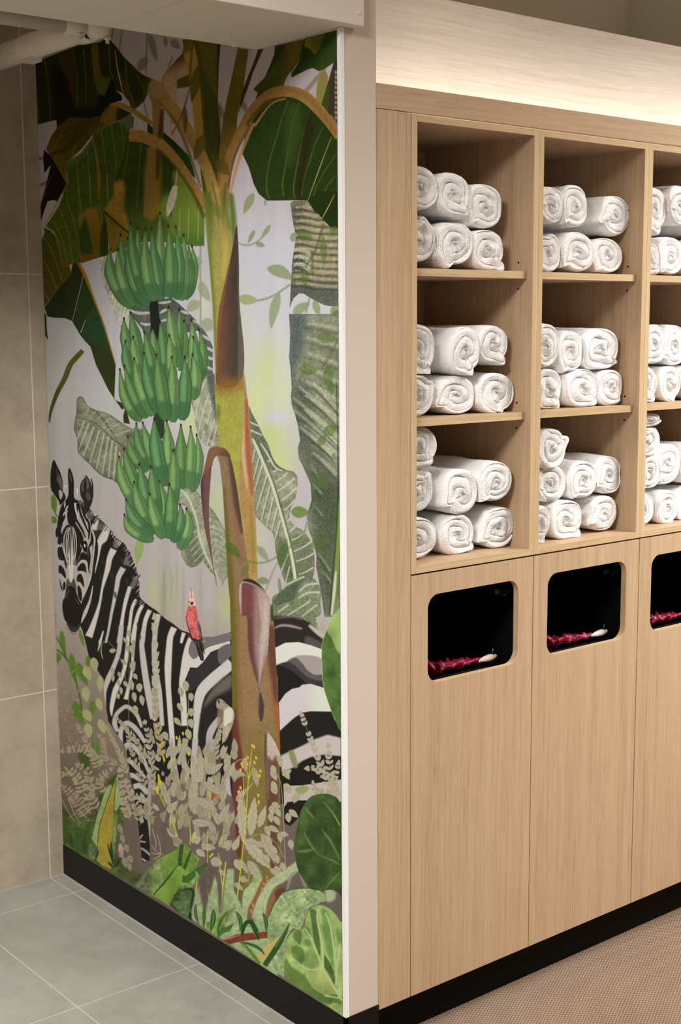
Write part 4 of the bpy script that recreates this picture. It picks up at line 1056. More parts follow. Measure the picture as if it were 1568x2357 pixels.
def stems():
    # arched stems and the crown of the banana plant
    T = dict(tex=.05, grain=.035)
    fill(A2(430, 170, 560, 160, 740, 200, 900, 225, 880, 500, 865, 960, 900, 1380, 960, 2357, 720, 2357, 610, 1400, 540, 700), (92, 88, 22), s=0, grad=[(495, 100, 507, 100, (36, 32, 8))], **T)
    fill(A2(660, 560, 860, 940, 900, 1400, 830, 1850, 740, 1700, 700, 1100), (60, 68, 26), soft=3, alpha=.75)
    fill(A2(435, 330, 500, 300, 570, 200, 640, 400, 700, 1000, 720, 1600, 640, 1500, 580, 1250, 550, 900, 500, 560), (170, 136, 56), soft=.5, grain=.05, s=0)
    fill(A2(620, 480, 660, 600, 650, 740, 570, 900, 540, 930, 530, 700), (92, 86, 30), soft=.6, alpha=.9); leaf(A2(570, 180)[0], A2(430, 340)[0], 22, (98, 104, 26), alpha=.85)
    line(A2(580, 180, 640, 420, 680, 800, 740, 1500, 800, 2000), [6, 8, 10, 12, 10], (74, 70, 22), soft=.7, alpha=.85)
    line(A2(560, 200, 530, 560, 540, 700), [4, 4, 3], (84, 76, 26), soft=.5, alpha=.8)
    # folded bract
    fill(A2(440, 330, 370, 400, 250, 540, 175, 640, 170, 700, 230, 760, 290, 1200, 370, 1200, 365, 770, 530, 750, 500, 560), (170, 138, 96), s=0, grad=[(415, 170, 400, 130, (96, 60, 34)), (365, 180, 380, 200, (186, 156, 116))], tex=.05)
    fill(A2(365, 770, 365, 660, 510, 600, 530, 745, 450, 755), (84, 80, 22), s=0, soft=.5)
    # slim upright stalks
    fill(A2(1115, 270, 1245, 290, 1180, 800, 1110, 1100, 1100, 1300, 960, 2357, 820, 2357, 900, 1380, 960, 1000), (100, 92, 26), s=0, grad=[(540, 240, 500, 420, (134, 100, 46))], **T)
    fill(A2(1370, 290, 1393, 290, 1240, 760, 1130, 1060, 1165, 820), (70, 44, 22), s=0)
    fill(A3(290, 340, 355, 340, 200, 700, 70, 1030, 90, 880, 190, 640, 280, 440), (74, 46, 24), s=0)
    fill(A3(290, 880, 350, 930, 215, 1080), (70, 44, 22), s=0)
    # big arch to the right
    line(np.vstack([A2(900, 2700, 960, 1900, 1060, 1500, 1200, 1200), A3(200, 1130, 330, 980, 480, 880, 680, 860, 860, 920, 1020, 1060, 1170, 1240, 1300, 1420)]), [26, 24, 21, 20, 21, 24, 26, 26, 27, 26, 22, 22], (156, 120, 66), tex=.05, grain=.04)
    line(np.vstack([A2(990, 2000, 1080, 1600, 1250, 1240), A3(170, 1250, 400, 1000, 640, 930)]), [3, 4, 5, 7, 12, 3], (84, 70, 22), soft=1.2, alpha=.85)
    line(np.vstack([A2(970, 2340, 1060, 1900, 1160, 1560, 1300, 1220), A3(260, 1270, 450, 1020, 640, 950)]), [3, 6, 8, 7, 4, 3], (196, 140, 86), soft=.6, alpha=.8)
    line(A3(640, 830, 840, 900, 1000, 1020, 1270, 1400), [3, 12, 14, 8], (128, 84, 36), soft=2.5, alpha=.4)
    line(A2(110, 900, 130, 1300, 100, 1600, 60, 1900), [22, 24, 23, 14], (148, 116, 66), grain=.04, tex=.05)
    line(A2(185, 1020, 165, 1260, 140, 1540, 120, 1900), [7, 12, 12, 5], (76, 60, 18), soft=1.2, alpha=.85)
    line(A2(10, 1500, 50, 1700, 20, 2000, -10, 2357), [8, 16, 18, 18], (146, 116, 56), soft=1, grain=.04)
    # arches to the left
    line(np.vstack([A1(1450, 720, 1568, 800), A2(130, 800, 300, 1000, 430, 1180, 560, 1400, 680, 1640, 800, 2000, 900, 2700)]), [17, 22, 28, 28, 27, 26, 26, 26, 26, 22], (170, 136, 72), tex=.06, grain=.045)
    fill(A2(60, 690, 200, 760, 230, 800, 130, 830, 20, 840, 0, 790), (150, 134, 90), soft=2)
    line(A2(140, 930, 300, 1120, 430, 1350, 540, 1640, 660, 2000), [3, 6, 7, 6, 4], (112, 84, 26), soft=1.5, alpha=.75)
    line(np.vstack([A1(970, 1000, 1080, 1000, 1220, 1060, 1350, 1150, 1470, 1230)]), [3, 11, 10, 12, 8], (156, 124, 44), tex=.05, grain=.04)
    line(np.vstack([A1(1190, 1370, 1330, 1380, 1470, 1430, 1568, 1490), A2(150, 1440, 300, 1590, 430, 1760, 560, 1960, 680, 2150, 800, 2400, 880, 2700)]), [28, 28, 26, 25, 23, 23, 22, 20, 16, 12, 5], (170, 134, 72), tex=.06, grain=.05)
    line(np.vstack([A2(100, 1500, 260, 1640, 420, 1840, 560, 2060, 700, 2357)]), [3, 5, 6, 8, 9], (86, 72, 22), soft=1.2, alpha=.7)
    line(A2(520, 760, 470, 950, 400, 1150, 300, 1340), [3, 4, 4, 3], (110, 84, 44), soft=.6, alpha=.8)
    leaf(A2(460, 980)[0], A2(470, 1340)[0], 12, (92, 84, 34), soft=.5, alpha=.85)
    leaf(A2(700, 1330)[0], A2(580, 1660)[0], 26, (104, 96, 36), soft=.6, alpha=.85); leaf(A2(850, 1650)[0], A2(1010, 1840)[0], 28, (98, 80, 30), soft=.6, alpha=.8)
    # crown meets stalk
    line(PX(478, 440, 484, 500, 492, 580), [16, 20, 14], (104, 122, 48), soft=4, grain=.04)
    line(PX(496, 430, 503, 500, 508, 580), [18, 18, 14], (186, 158, 84), soft=3, grain=.04)
    line(PX(514, 440, 520, 500, 526, 580), [14, 18, 14], (120, 126, 56), soft=4, grain=.04)
    line(PX(532, 445, 538, 500, 542, 560), [10, 12, 6], (96, 116, 56), soft=3, grain=.04)
    line(PX(488, 420, 500, 470, 504, 520), [3, 4, 3], (84, 90, 34), soft=1.5, alpha=.8)
    line(PX(520, 420, 516, 470, 514, 520), [4, 5, 3], (88, 84, 34), soft=1.5, alpha=.8)
    leaf(PX(478, 455)[0], PX(506, 505)[0], 18, (104, 110, 50), soft=1, alpha=.7); leaf(PX(498, 470)[0], PX(540, 540)[0], 20, (96, 112, 50), soft=1.5, alpha=.6)

def stalk():
    G = dict(grain=.055, tex=.03)
    crown = SH.c.copy()
    # yellow-green pseudostem with the dark spear
    P = np.vstack([PX(474, 436, 540, 436, 546, 520, 552, 700, 560, 830), B3(690, 0, 720, 200, 745, 560, 770, 1000, 790, 1350, 810, 1800, 820, 2160, 600, 2357, 490, 2357, 475, 1900, 440, 1330, 390, 800, 370, 640, 350, 330, 330, 0), PX(496, 860, 490, 700, 482, 600, 474, 520)])
    mk = fill(P, (170, 164, 88), s=0, soft=.5, grad=[(500, 620, 505, 480, (150, 150, 84)), (500, 490, 505, 425, (158, 130, 72))], **G)
    line(PX(478, 440, 480, 560, 492, 700, 500, 860), [16, 14, 8, 4], (116, 132, 52), soft=3, alpha=.85, clip=mk)
    line(PX(528, 440, 536, 500, 540, 580), [8, 10, 3], (84, 118, 54), soft=2, alpha=.8, clip=mk)
    fill(PX(495, 880, 558, 880, 556, 940, 550, 1060, 540, 1150, 530, 1060, 510, 1035, 505, 990), (170, 168, 78), soft=3, clip=mk, **G)
    line(PX(512, 470, 520, 560, 514, 640), [8, 14, 8], (206, 176, 96), soft=3, alpha=.9, clip=mk)
    # the leaf bases fade into the stem
    yv = (np.arange(CH) / K + DY0)[:, None, None]; tt = np.clip((yv - 440) / 130, 0, 1) ** 1.2; tt = np.where(yv > 575, 1, tt)
    SH.c = (SH.c * tt + crown * (1 - tt)).astype(np.float32)
    # dark spear
    P = PX(545, 518, 549, 560, 551, 620, 551, 680, 556, 740, 562, 800, 562, 850, 552, 880, 530, 892, 500, 886, 498, 840, 500, 780, 504, 720, 516, 660, 530, 600, 538, 560)
    mk2 = fill(P, (118, 84, 64), grad=[(500, 700, 545, 700, (76, 66, 58)), (545, 640, 552, 640, (104, 98, 88))], **G)
    fill(PX(498, 880, 562, 870, 562, 895, 498, 910), (150, 110, 52), soft=9, alpha=.8, clip=mk, **G)
    line(PX(500, 860, 502, 780, 515, 680, 530, 610), [4, 6, 5, 2], (150, 92, 68), soft=1.5, alpha=.8, clip=mk2)
    # terracotta strip
    P = np.vstack([PX(560, 850), B3(690, 0, 720, 200, 745, 560, 770, 1000, 790, 1350, 810, 1800, 820, 2160, 720, 2160, 690, 1800, 640, 1450, 605, 1100, 620, 850, 660, 400, 665, 100)])
    mk3 = fill(P, (172, 136, 104), s=0, grad=[(560, 1030, 570, 1110, (176, 142, 88)), (572, 1150, 590, 1150, (174, 146, 94))], **G)
    line(B3(690, 100, 700, 500, 730, 900, 760, 1200), [5, 10, 12, 5], (168, 92, 62), soft=2, alpha=.85, clip=mk3, grain=.05)
    line(B3(650, 200, 650, 500, 660, 800, 690, 1000, 700, 1150), [6, 8, 8, 6, 3], (222, 186, 146), soft=2, alpha=.85, clip=mk3, grain=.04)
    line(B3(740, 1300, 760, 1700, 780, 2100), [5, 9, 9], (150, 134, 60), soft=2, alpha=.7, clip=mk3)
    # brown sheath with the hanging hook
    P = np.vstack([B3(355, 745, 380, 690, 440, 670, 490, 720, 530, 850, 580, 1100, 630, 1450, 690, 1850, 720, 2150, 760, 2357), PX(640, 1560, 645, 1800, 650, 1960, 640, 2040, 600, 2090, 560, 2090, 545, 2000, 545, 1850, 536, 1650, 530, 1380), B3(480, 2200, 465, 1900, 445, 1600, 420, 1150, 385, 850)])
    mk4 = fill(P, (142, 118, 88), s=0, grad=[(540, 1250, 545, 1500, (138, 112, 74)), (560, 1600, 570, 1850, (126, 114, 66))], **G)
    line(np.vstack([B3(500, 730, 545, 1000, 590, 1300, 640, 1650)]), [10, 16, 18, 6], (80, 60, 56), soft=3, alpha=.85, clip=mk4, grain=.05)
    line(np.vstack([B3(500, 1250, 580, 1600, 640, 2000)]), [3, 10, 14], (150, 96, 80), soft=3, alpha=.6, clip=mk4)
    line(np.vstack([B3(430, 1100, 470, 1700, 500, 2300), PX(534, 1500, 540, 1700, 548, 1900, 552, 2060)]), [6, 12, 22, 22, 22, 24, 16], (104, 98, 36), soft=3, alpha=.85, clip=mk4, grain=.05)
    fill(B3(270, 660, 400, 650, 470, 690, 500, 760, 360, 745, 310, 800, 290, 880, 240, 960, 185, 1030, 175, 1000, 220, 830), (132, 100, 74), grain=.05, grad=[(500, 1030, 525, 1045, (96, 74, 60))])
    fill(B3(284, 870, 275, 1060, 262, 1250, 258, 1450, 270, 1650, 290, 1850, 310, 2060, 270, 1860, 220, 1640, 185, 1380, 165, 1130, 172, 1020, 220, 950), (116, 80, 78), grain=.05, grad=[(475, 1150, 463, 1150, (74, 62, 60))])
    line(B3(305, 2040, 325, 2120, 348, 2245), [2, 1.4, .8], (80, 72, 62))
    # lower trunk, ochre blade and maroon shade
    mk5 = fill(H4(75, 180, 140, 200, 170, 560, 180, 720, 300, 1080, 410, 500, 420, 30, 470, 300, 490, 700, 520, 1200, 540, 1700, 540, 1840, 460, 1950, 400, 2357, 140, 2357, 120, 1700, 100, 1150, 60, 640, 60, 400), (150, 120, 84), s=0, grad=[(560, 1640, 575, 1760, (128, 116, 64))], **G)
    line(H4(430, 300, 450, 700, 480, 1000, 500, 1250), [20, 22, 16, 8], (100, 62, 50), soft=4, alpha=.9, clip=mk5, grain=.06)
    line(H4(470, 1200, 520, 1500, 530, 1800), [10, 12, 8], (160, 96, 50), soft=3, alpha=.8, clip=mk5)
    line(H4(440, 60, 450, 250), [4, 6], (52, 58, 34), soft=1)
    # the pale spathe
    P = H4(60, -190, 110, -200, 60, -150, 75, 180, 100, 190, 150, 200, 160, 500, 175, 700, 240, 900, 296, 1080, 330, 900, 390, 650, 415, 400, 418, 0, 400, -80, 330, -140, 200, -190)
    P = PX(552, 1352, 556, 1342, 564, 1339, 580, 1343, 600, 1352, 615, 1366, 622, 1385, 621, 1440, 617, 1500, 606, 1540, 600, 1570, 598, 1592, 592, 1570, 580, 1530, 573, 1500, 571, 1470, 569, 1420, 556, 1418, 553, 1390)
    mk6 = fill(P, (176, 156, 150), grad=[(600, 1400, 575, 1400, (122, 72, 74)), (560, 1400, 552, 1400, (196, 170, 164)), (590, 1470, 580, 1570, (128, 98, 96))], **G)
    line(PX(612, 1380, 611, 1450, 602, 1520, 598, 1580), [10, 13, 9, 3], (196, 184, 176), soft=2.5, alpha=.85, clip=mk6, grain=.05)
    line(PX(576, 1420, 580, 1500, 593, 1570), [6, 9, 5], (88, 66, 62), soft=2.5, alpha=.85, clip=mk6, grain=.05)
    line(PX(592, 1370, 597, 1440, 594, 1480), [3, 7, 3], (126, 116, 74), soft=1.2, alpha=.6, clip=mk6)
    fill(B3(650, 2190, 700, 2165, 790, 2190, 870, 2260, 925, 2340, 860, 2290, 760, 2230), (64, 48, 36), soft=.4)
    line(PX(553, 1392, 554, 1350, 566, 1340, 600, 1353, 617, 1370), [1.5, 2, 2, 1.6, 1.5], (214, 196, 190), soft=.3)
    # drip slit
    fill(H4(300, 1090, 330, 1160, 350, 1260, 340, 1380, 316, 1440, 290, 1380, 278, 1300), (70, 62, 56), soft=.5, grad=[(600, 1620, 594, 1620, (118, 96, 92))])
    # small second spathe
    P = H4(355, 1700, 360, 1600, 378, 1540, 430, 1600, 490, 1700, 545, 1830, 540, 1860, 470, 1930, 430, 2030, 410, 2357, 395, 2357, 372, 2100, 356, 1850)
    fill(P, (196, 184, 172), grad=[(618, 1760, 611, 1760, (96, 72, 62))], s=0, **G)
    # maroon shade left of trunk
    fill(np.vstack([H4(0, 1310, 40, 1450, 70, 1650, 100, 1900, 110, 2357, -20, 2357)]), (112, 58, 54), soft=2, grain=.05)
    fill(PX(536, 1640, 545, 1700, 552, 1850, 556, 1960, 545, 1960, 541, 1850, 536, 1750), (104, 54, 50), soft=1.5, grain=.05)
    fill(C2(1200, 250, 1260, 260, 1332, 300, 1332, 1500, 1250, 1500, 1215, 1000), (96, 62, 50), soft=3, alpha=.8, grain=.05)

BAN = [(108, 148, 92), (98, 140, 84), (116, 154, 96), (92, 138, 90)]
def banana(f, tip, c, end, w, i=0, back=False):
    P = f(*tip, *c, *end)
    t = np.linspace(0, 1, 14)[:, None]
    q = (1 - t) ** 2 * P[0] + 2 * t * (1 - t) * (2 * P[1] - (P[0] + P[2]) / 2) + t ** 2 * P[2]
    tt = t[:, 0]
    w = w / f.s * 1.17
    prof = np.clip(np.minimum((.10 + .9 * np.clip(tt / .38, 0, 1) ** 1.1), np.sqrt(np.clip(1 - ((tt - .80) / .215) ** 2, 0, 1)) * (tt > .8) + (tt <= .8)), 0, 1)
    base = BAN[i % 4]
    dk = tuple(int(v * .64) for v in base); lt = tuple(min(255, int(v * 1.24) + 4) for v in base)
    d = np.gradient(q, axis=0); d /= np.linalg.norm(d, axis=1, keepdims=True); nr = np.stack([-d[:, 1], d[:, 0]], 1)
    out = np.vstack([q + nr * (w * prof / 2)[:, None], (q - nr * (w * prof / 2)[:, None])[::-1]])
    mk = SH.put(SH.mask(out), dk, grain=.03)
    def band(off, k, col, a, soft, t0=0, t1=1):
        sel = (tt >= t0) & (tt <= t1)
        qq = (q + nr * (w * prof * off)[:, None])[sel]; ww = (w * prof * k)[sel]
        dd = nr[sel]
        pl = np.vstack([qq + dd * ww[:, None] / 2, (qq - dd * ww[:, None] / 2)[::-1]])
        SH.put(SH.mask(pl, soft), col, alpha=a, clip=mk, grain=.04)
    band(0, .86, base, .95, 1.5)
    band(.10, .34, lt, .75, 1.6, .05, .75)
    band(-.22, .16, tuple(int(v * .8) for v in base), .6, 1.0)
    band(0, 1.0, (40, 96, 66), .35, 4, .62, 1)
    # dark tip
    d0 = q[1] - q[0]; d0 /= np.linalg.norm(d0)
    leaf(q[0] - d0 * 4.5, q[0] + d0 * 4.0, 4.6, (62, 38, 34))

def bunches():
    # dark central stem
    fill(B1(612, 1150, 720, 1140, 735, 1340, 755, 1400, 740, 1620, 632, 1620, 628, 1400), (34, 42, 34), s=0)
    fill(B2(560, 470, 660, 480, 692, 590, 690, 800, 640, 800, 570, 640), (48, 70, 46), s=0)
    h = [((1140, 470), (1162, 780), (1090, 1100), 95), ((1100, 480), (1110, 800), (1060, 1125), 110), ((1035, 330), (1045, 780), (1000, 1135), 120), ((940, 230), (985, 750), (935, 1120), 120),
         ((130, 505), (165, 860), (400, 1215), 150), ((260, 330), (330, 800), (500, 1220), 140), ((225, 510), (270, 850), (420, 1200), 120), ((345, 370), (420, 850), (600, 1190), 160), ((470, 240), (500, 700), (620, 1130), 130), ((380, 180), (430, 650), (560, 1080), 120),
         ((745, 60), (745, 700), (770, 1110), 135), ((640, 250), (700, 780), (765, 1130), 135), ((565, 260), (580, 760), (690, 1130), 140), ((845, 220), (880, 760), (860, 1100), 155)]
    for i, (a, c, e, w) in enumerate(h): banana(B1, a, c, e, w, i)
    h = [((1225, 1500), (1275, 1850), (1190, 2170), 110), ((1130, 1380), (1160, 1800), (1120, 2260), 130), ((1155, 1590), (1200, 1950), (1130, 2340), 130), ((1040, 1390), (1030, 1700), (980, 2000), 110), ((980, 1250), (985, 1550), (960, 1900), 100),
         ((850, 1220), (900, 1560), (960, 1940), 130), ((745, 1400), (790, 1750), (830, 2200), 120), ((300, 1360), (330, 1660), (430, 2080), 120), ((380, 1290), (450, 1620), (560, 2060), 125), ((415, 1590), (440, 1800), (560, 2150), 110), ((320, 1640), (340, 1900), (470, 2250), 110),
         ((650, 1480), (680, 1800), (720, 2200), 120), ((550, 1530), (620, 1820), (680, 2150), 120), ((860, 1570), (880, 1850), (890, 2250), 120)]
    for i, (a, c, e, w) in enumerate(h): banana(B1, a, c, e, w, i + 1)
    h = [((1040, -230), (1080, 60), (1035, 320), 130), ((940, -200), (945, 200), (910, 575), 145), ((143, -46), (230, 330), (410, 575), 125), ((200, -90), (310, 250), (480, 545), 120), ((320, -180), (400, 180), (550, 520), 130), ((440, -250), (510, 150), (640, 490), 140),
         ((780, -200), (800, 220), (800, 600), 135), ((595, -230), (650, 180), (715, 585), 155)]
    for i, (a, c, e, w) in enumerate(h): banana(B2, a, c, e, w, i + 2)
    h = [((1090, 760), (1112, 1100), (1030, 1460), 105), ((895, 640), (900, 1030), (920, 1420), 140), ((1015, 660), (1020, 1050), (990, 1425), 120), ((345, 620), (400, 920), (580, 1190), 120), ((425, 610), (500, 900), (600, 1180), 120), ((240, 780), (320, 1020), (490, 1200), 120),
         ((720, 590), (740, 950), (745, 1390), 135), ((565, 560), (600, 980), (700, 1390), 155), ((800, 950), (812, 1280), (790, 1680), 130),
         ((195, 930), (280, 1220), (430, 1560), 125), ((130, 1030), (200, 1360), (400, 1680), 130), ((385, 1120), (440, 1420), (520, 1760), 130), ((625, 1330), (680, 1600), (720, 1950), 130), ((525, 1150), (565, 1420), (620, 1760), 125),
         ((965, 1670), (975, 1930), (870, 2165), 130), ((885, 1620), (885, 1850), (790, 2080), 120), ((320, 1340), (400, 1640), (570, 1960), 140), ((755, 1370), (775, 1700), (735, 2035), 140), ((510, 1490), (570, 1760), (680, 2035), 125), ((220, 1560), (330, 1790), (560, 1990), 130), ((200, 1745), (300, 1930), (560, 2050), 120)]
    for i, (a, c, e, w) in enumerate(h): banana(B2, a, c, e, w, i)
    fill(B1(1100, 460, 1110, 460, 1103, 495), (226, 226, 200), s=0)
    fill(B1(945, 1960, 968, 1960, 962, 2040), (214, 212, 200), s=0)

def folded_leaf_left():
    # dark folded leaf under the top-left foliage
    mk = fill(A4(80, 830, 125, 730, 110, 660, 200, 700, 265, 780, 300, 900, 330, 1070, 335, 1170, 430, 1130, 455, 1250, 280, 1440, 120, 1640, 100, 1400), (76, 92, 24), s=0, tex=.06, grad=[(95, 540, 110, 600, (88, 86, 24))])
    for v in [(110, 780, 200, 920, 270, 1100, 340, 1330), (95, 1050, 170, 1170, 285, 1440), (100, 1430, 180, 1560)]: line(A4(*v), 1.4, (146, 146, 64), clip=mk)
    fill(A4(470, 1110, 540, 1090, 620, 1250, 740, 1580, 860, 1880, 1000, 2357, 760, 2357, 690, 2130, 620, 2060, 560, 1980, 465, 1815, 380, 1780, 240, 1775, 160, 1760, 120, 1650, 280, 1440, 450, 1250), (40, 52, 26), s=0, tex=.07)
    P = np.vstack([A4(740, 1580, 860, 1880, 1000, 2357), B1(180, 2357), B2(210, 380, 265, 620, 190, 610, 185, 520, 205, 420, 170, 445, 60, 290, 0, 200), A4(760, 2357, 690, 2130, 620, 2060, 570, 1960, 640, 1760)])
    fill(P, (42, 78, 46), s=0, tex=.06, grad=[(220, 800, 250, 940, (40, 92, 52)), (200, 760, 190, 800, (52, 62, 28))])
    fill(A4(470, 1120, 540, 1100, 600, 1240, 465, 1815, 380, 1780, 400, 1400), (48, 58, 28), s=0, soft=1, alpha=.7)
    fill(A4(610, 1250, 735, 1570, 640, 1740, 560, 1960, 480, 1830), (48, 72, 34), soft=2, alpha=.8, s=0)
    line(A4(535, 1090, 620, 1250, 740, 1560, 860, 1880, 1000, 2357), [6, 8, 4, 3, 2], (176, 124, 44), soft=.3)
    line(A4(605, 1240, 540, 1520, 468, 1810), [1.4, 1.8, 1.2], (168, 178, 140)); line(A4(628, 1800, 570, 1960), [1, 2.2], (196, 198, 178))
    fill(A4(118, 1700, 145, 1750, 150, 1900, 165, 2050, 128, 1990), (40, 56, 18), s=0)
    line(np.vstack([A4(595, 2180, 520, 2260, 440, 2357), PX(150, 870, 132, 905, 118, 945, 114, 972)]), [10, 12, 12, 12, 10, 7, 3], (96, 92, 40), grad=[(140, 880, 120, 900, (74, 74, 30))])

WH, BK = (214, 212, 206), (34, 32, 30)
def zebra():
    # body
    body = np.vstack([H1(560, 700, 620, 780, 700, 830, 830, 960, 900, 1060, 1000, 1130, 1060, 1230, 1130, 1390, 1180, 1550, 1190, 1790, 1250, 1860), H2(160, 430, 220, 480, 310, 540, 420, 640, 500, 690, 600, 770, 690, 800, 780, 840, 860, 850, 980, 850, 1170, 800), PX(560, 1440, 620, 1425, 660, 1419, 685, 1421, 710, 1432, 735, 1450, 746, 1480, 790, 1480, 790, 1860, 700, 1850, 560, 1850, 480, 1800, 350, 1800, 345, 1980, 328, 1985, 318, 1890, 290, 1720, 250, 1660, 240, 1600, 236, 1560, 205, 1510, 196, 1472, 190, 1450, 185, 1440), H1(470, 1900, 600, 1450, 600, 1000)])
    mkb = fill(body, BK, s=0, tex=.04)
    fill(PX(420, 1560, 560, 1540, 560, 1850, 480, 1820, 350, 1800, 345, 1980, 328, 1985, 318, 1890, 300, 1740, 340, 1640), (30, 28, 26), s=0, alpha=.6, clip=mkb)
    W = lambda f, pts, ws, col=WH, **kw: line(f(*pts), [w / f.s for w in ws], col, clip=mkb, soft=.25, **kw)
    # mane tufts
    for p in [(560, 700, 620, 760, 600, 840, 540, 800), (640, 800, 660, 820, 640, 880, 620, 860)]: fill(H1(*p), (96, 92, 88))
    fill(H1(690, 850, 750, 880, 750, 940, 700, 1020, 640, 980, 650, 920), (104, 100, 100)); fill(H1(630, 960, 740, 990, 690, 1110, 640, 1080), (54, 50, 50))
    W(H1, (640, 890, 620, 960), (60, 90), (196, 192, 190)); W(H1, (680, 830, 650, 900, 620, 960), (20, 40, 30), (214, 210, 206))
    W(H1, (800, 930, 740, 1060, 690, 1140, 668, 1300, 645, 1430, 632, 1500), (70, 110, 70, 44, 24, 8))
    W(H1, (900, 1090, 880, 1170, 900, 1130), (30, 40, 30), (104, 100, 100))
    W(H1, (870, 1200, 820, 1310, 795, 1440, 760, 1560, 725, 1700, 700, 1850, 660, 2000, 600, 2180, 560, 2280), (90, 70, 66, 50, 30, 32, 50, 76, 96))
    W(H1, (940, 1100, 880, 1180), (50, 60), (120, 116, 114)); W(H1, (1060, 1260, 1020, 1400), (60, 90), (112, 108, 108)); W(H1, (1150, 1540, 1090, 1680), (70, 60), (108, 104, 104))
    W(H1, (990, 1430, 930, 1540, 905, 1680, 875, 1830, 840, 2000, 805, 2200, 770, 2357), (76, 66, 56, 44, 36, 32, 28), (200, 198, 194))
    W(H1, (745, 2210, 690, 2357), (6, 30)); W(H3, (605, 60, 570, 200, 540, 305), (14, 30, 6))
    W(H1, (1070, 1660, 1020, 1830, 985, 2000, 955, 2200, 930, 2357), (50, 50, 42, 50, 54)); W(H3, (820, 0, 790, 300, 730, 480, 660, 640, 620, 780, 628, 950, 638, 1120), (60, 54, 56, 66, 50, 24, 6), (196, 192, 190))
    W(H1, (1150, 1820, 1095, 1930, 1065, 2150, 1040, 2340), (46, 40, 42, 44)); W(H3, (905, 0, 880, 350, 840, 560, 750, 760, 705, 960, 705, 1070), (26, 50, 46, 66, 50, 8))
    W(H1, (1225, 1890, 1170, 2000, 1120, 2200, 1098, 2357), (46, 48, 48, 46)); W(H3, (985, 0, 965, 180, 950, 420, 930, 620, 870, 870), (46, 44, 30, 30, 56))
    W(H1, (1315, 1950, 1255, 2100, 1225, 2357), (60, 54, 52)); W(H3, (1090, 0, 1060, 200, 1080, 420, 1110, 640, 1150, 860, 1190, 1100), (46, 58, 74, 76, 82, 60), (198, 194, 192))
    W(H2, (335, 580, 300, 760, 285, 1000, 300, 1250, 345, 1500, 380, 1900), (66, 56, 62, 62, 62, 50), (196, 196, 192))
    W(H2, (520, 740, 475, 850, 460, 1000, 448, 1200, 450, 1420, 462, 1600, 480, 1850, 500, 2100, 505, 2357), (80, 72, 78, 86, 66, 64, 64, 62, 50))
    W(H2, (635, 800, 600, 925), (52, 30)); W(H2, (705, 860, 670, 960, 640, 1100, 625, 1260, 610, 1400, 630, 1600, 640, 1900), (36, 44, 52, 66, 66, 74, 70))
    fill(H2(655, 960, 720, 880, 860, 990, 950, 960, 1180, 895, 1180, 935, 1060, 985, 950, 1030, 860, 1150, 790, 1215, 710, 1210, 640, 1380, 600, 1380, 620, 1150), WH, s=0, clip=mkb)
    fill(H2(690, 1000, 720, 900, 760, 860, 860, 848, 980, 850, 1170, 800, 1180, 890, 950, 960, 860, 1020, 760, 1110, 700, 1060), (118, 112, 116), clip=mkb)
    fill(H2(670, 1350, 700, 1240, 780, 1220, 860, 1160, 950, 1040, 1060, 995, 1180, 935, 1190, 1090, 1060, 1170, 930, 1300, 790, 1430, 700, 1500), (52, 50, 50), clip=mkb)
    fill(H2(1040, 1000, 1180, 935, 1185, 1080, 1060, 1170), (104, 100, 104), clip=mkb)
    W(H2, (1200, 1160, 1000, 1330, 850, 1480, 800, 1650, 790, 1850, 775, 2100, 765, 2357), (130, 140, 130, 100, 86, 66, 70), (208, 206, 202))
    fill(H2(1200, 1270, 1100, 1330, 960, 1460, 880, 1600, 830, 1760, 800, 2000, 800, 2357, 1210, 2357, 1210, 1500), (38, 36, 33), soft=1.2, s=0, clip=mkb)
    fill(H2(1190, 1290, 1000, 1430, 900, 1580, 860, 1700, 1000, 1560, 1190, 1450), (126, 116, 112), soft=4, alpha=.8, clip=mkb)
    W(H2, (1060, 1800, 960, 1950, 930, 2100, 960, 2357), (60, 90, 70, 110), (186, 180, 178))
    W(C2, (560, 0, 540, 200, 590, 420), (110, 100, 70), (176, 168, 166)); W(C2, (640, 200, 620, 500), (60, 50), (96, 76, 66))
    W(C2, (790, 180, 740, 300, 745, 600, 790, 800, 820, 1000), (10, 60, 66, 60, 30), (186, 180, 184))
    W(C2, (70, 0, 100, 200, 150, 480, 200, 700), (60, 50, 40, 30), (188, 184, 180)); W(C2, (360, 0, 350, 250, 400, 560, 470, 850), (70, 66, 70, 90), (192, 188, 188))
    W(C2, (250, 0, 215, 200, 260, 450, 300, 700), (70, 70, 70, 50), (176, 172, 164))
    # ragged mane
    mane = curve(H1(560, 700, 700, 830, 830, 960, 900, 1070, 1000, 1130, 1060, 1240, 1130, 1390, 1180, 1560, 1190, 1780, 1250, 1860), 12, False)
    rg = np.random.default_rng(21)
    for k in range(60):
        p = mane[int(k / 60 * (len(mane) - 1))] + rg.normal(0, 1.2, 2)
        c = [(196, 192, 188), (112, 108, 106), (40, 38, 36), (150, 146, 144)][rg.integers(0, 4)]
        d = np.array([-.62, .78]) + rg.normal(0, .12, 2)
        leaf(p - d * rg.uniform(1, 3.5), p + d * rg.uniform(5, 15), rg.uniform(1.6, 3.4), c)
    for k in range(9):                                                  # grey wear inside the dark bands
        p = H1(*[(720, 1300), (840, 1480), (1090, 1500), (1180, 2250), (960, 1300), (700, 1500), (1020, 1560), (1160, 2100), (880, 1720)][k])[0]
        leaf(p, p + np.array([rg.uniform(2, 6), rg.uniform(12, 24)]), rg.uniform(4, 8), (58, 55, 54), alpha=.7)
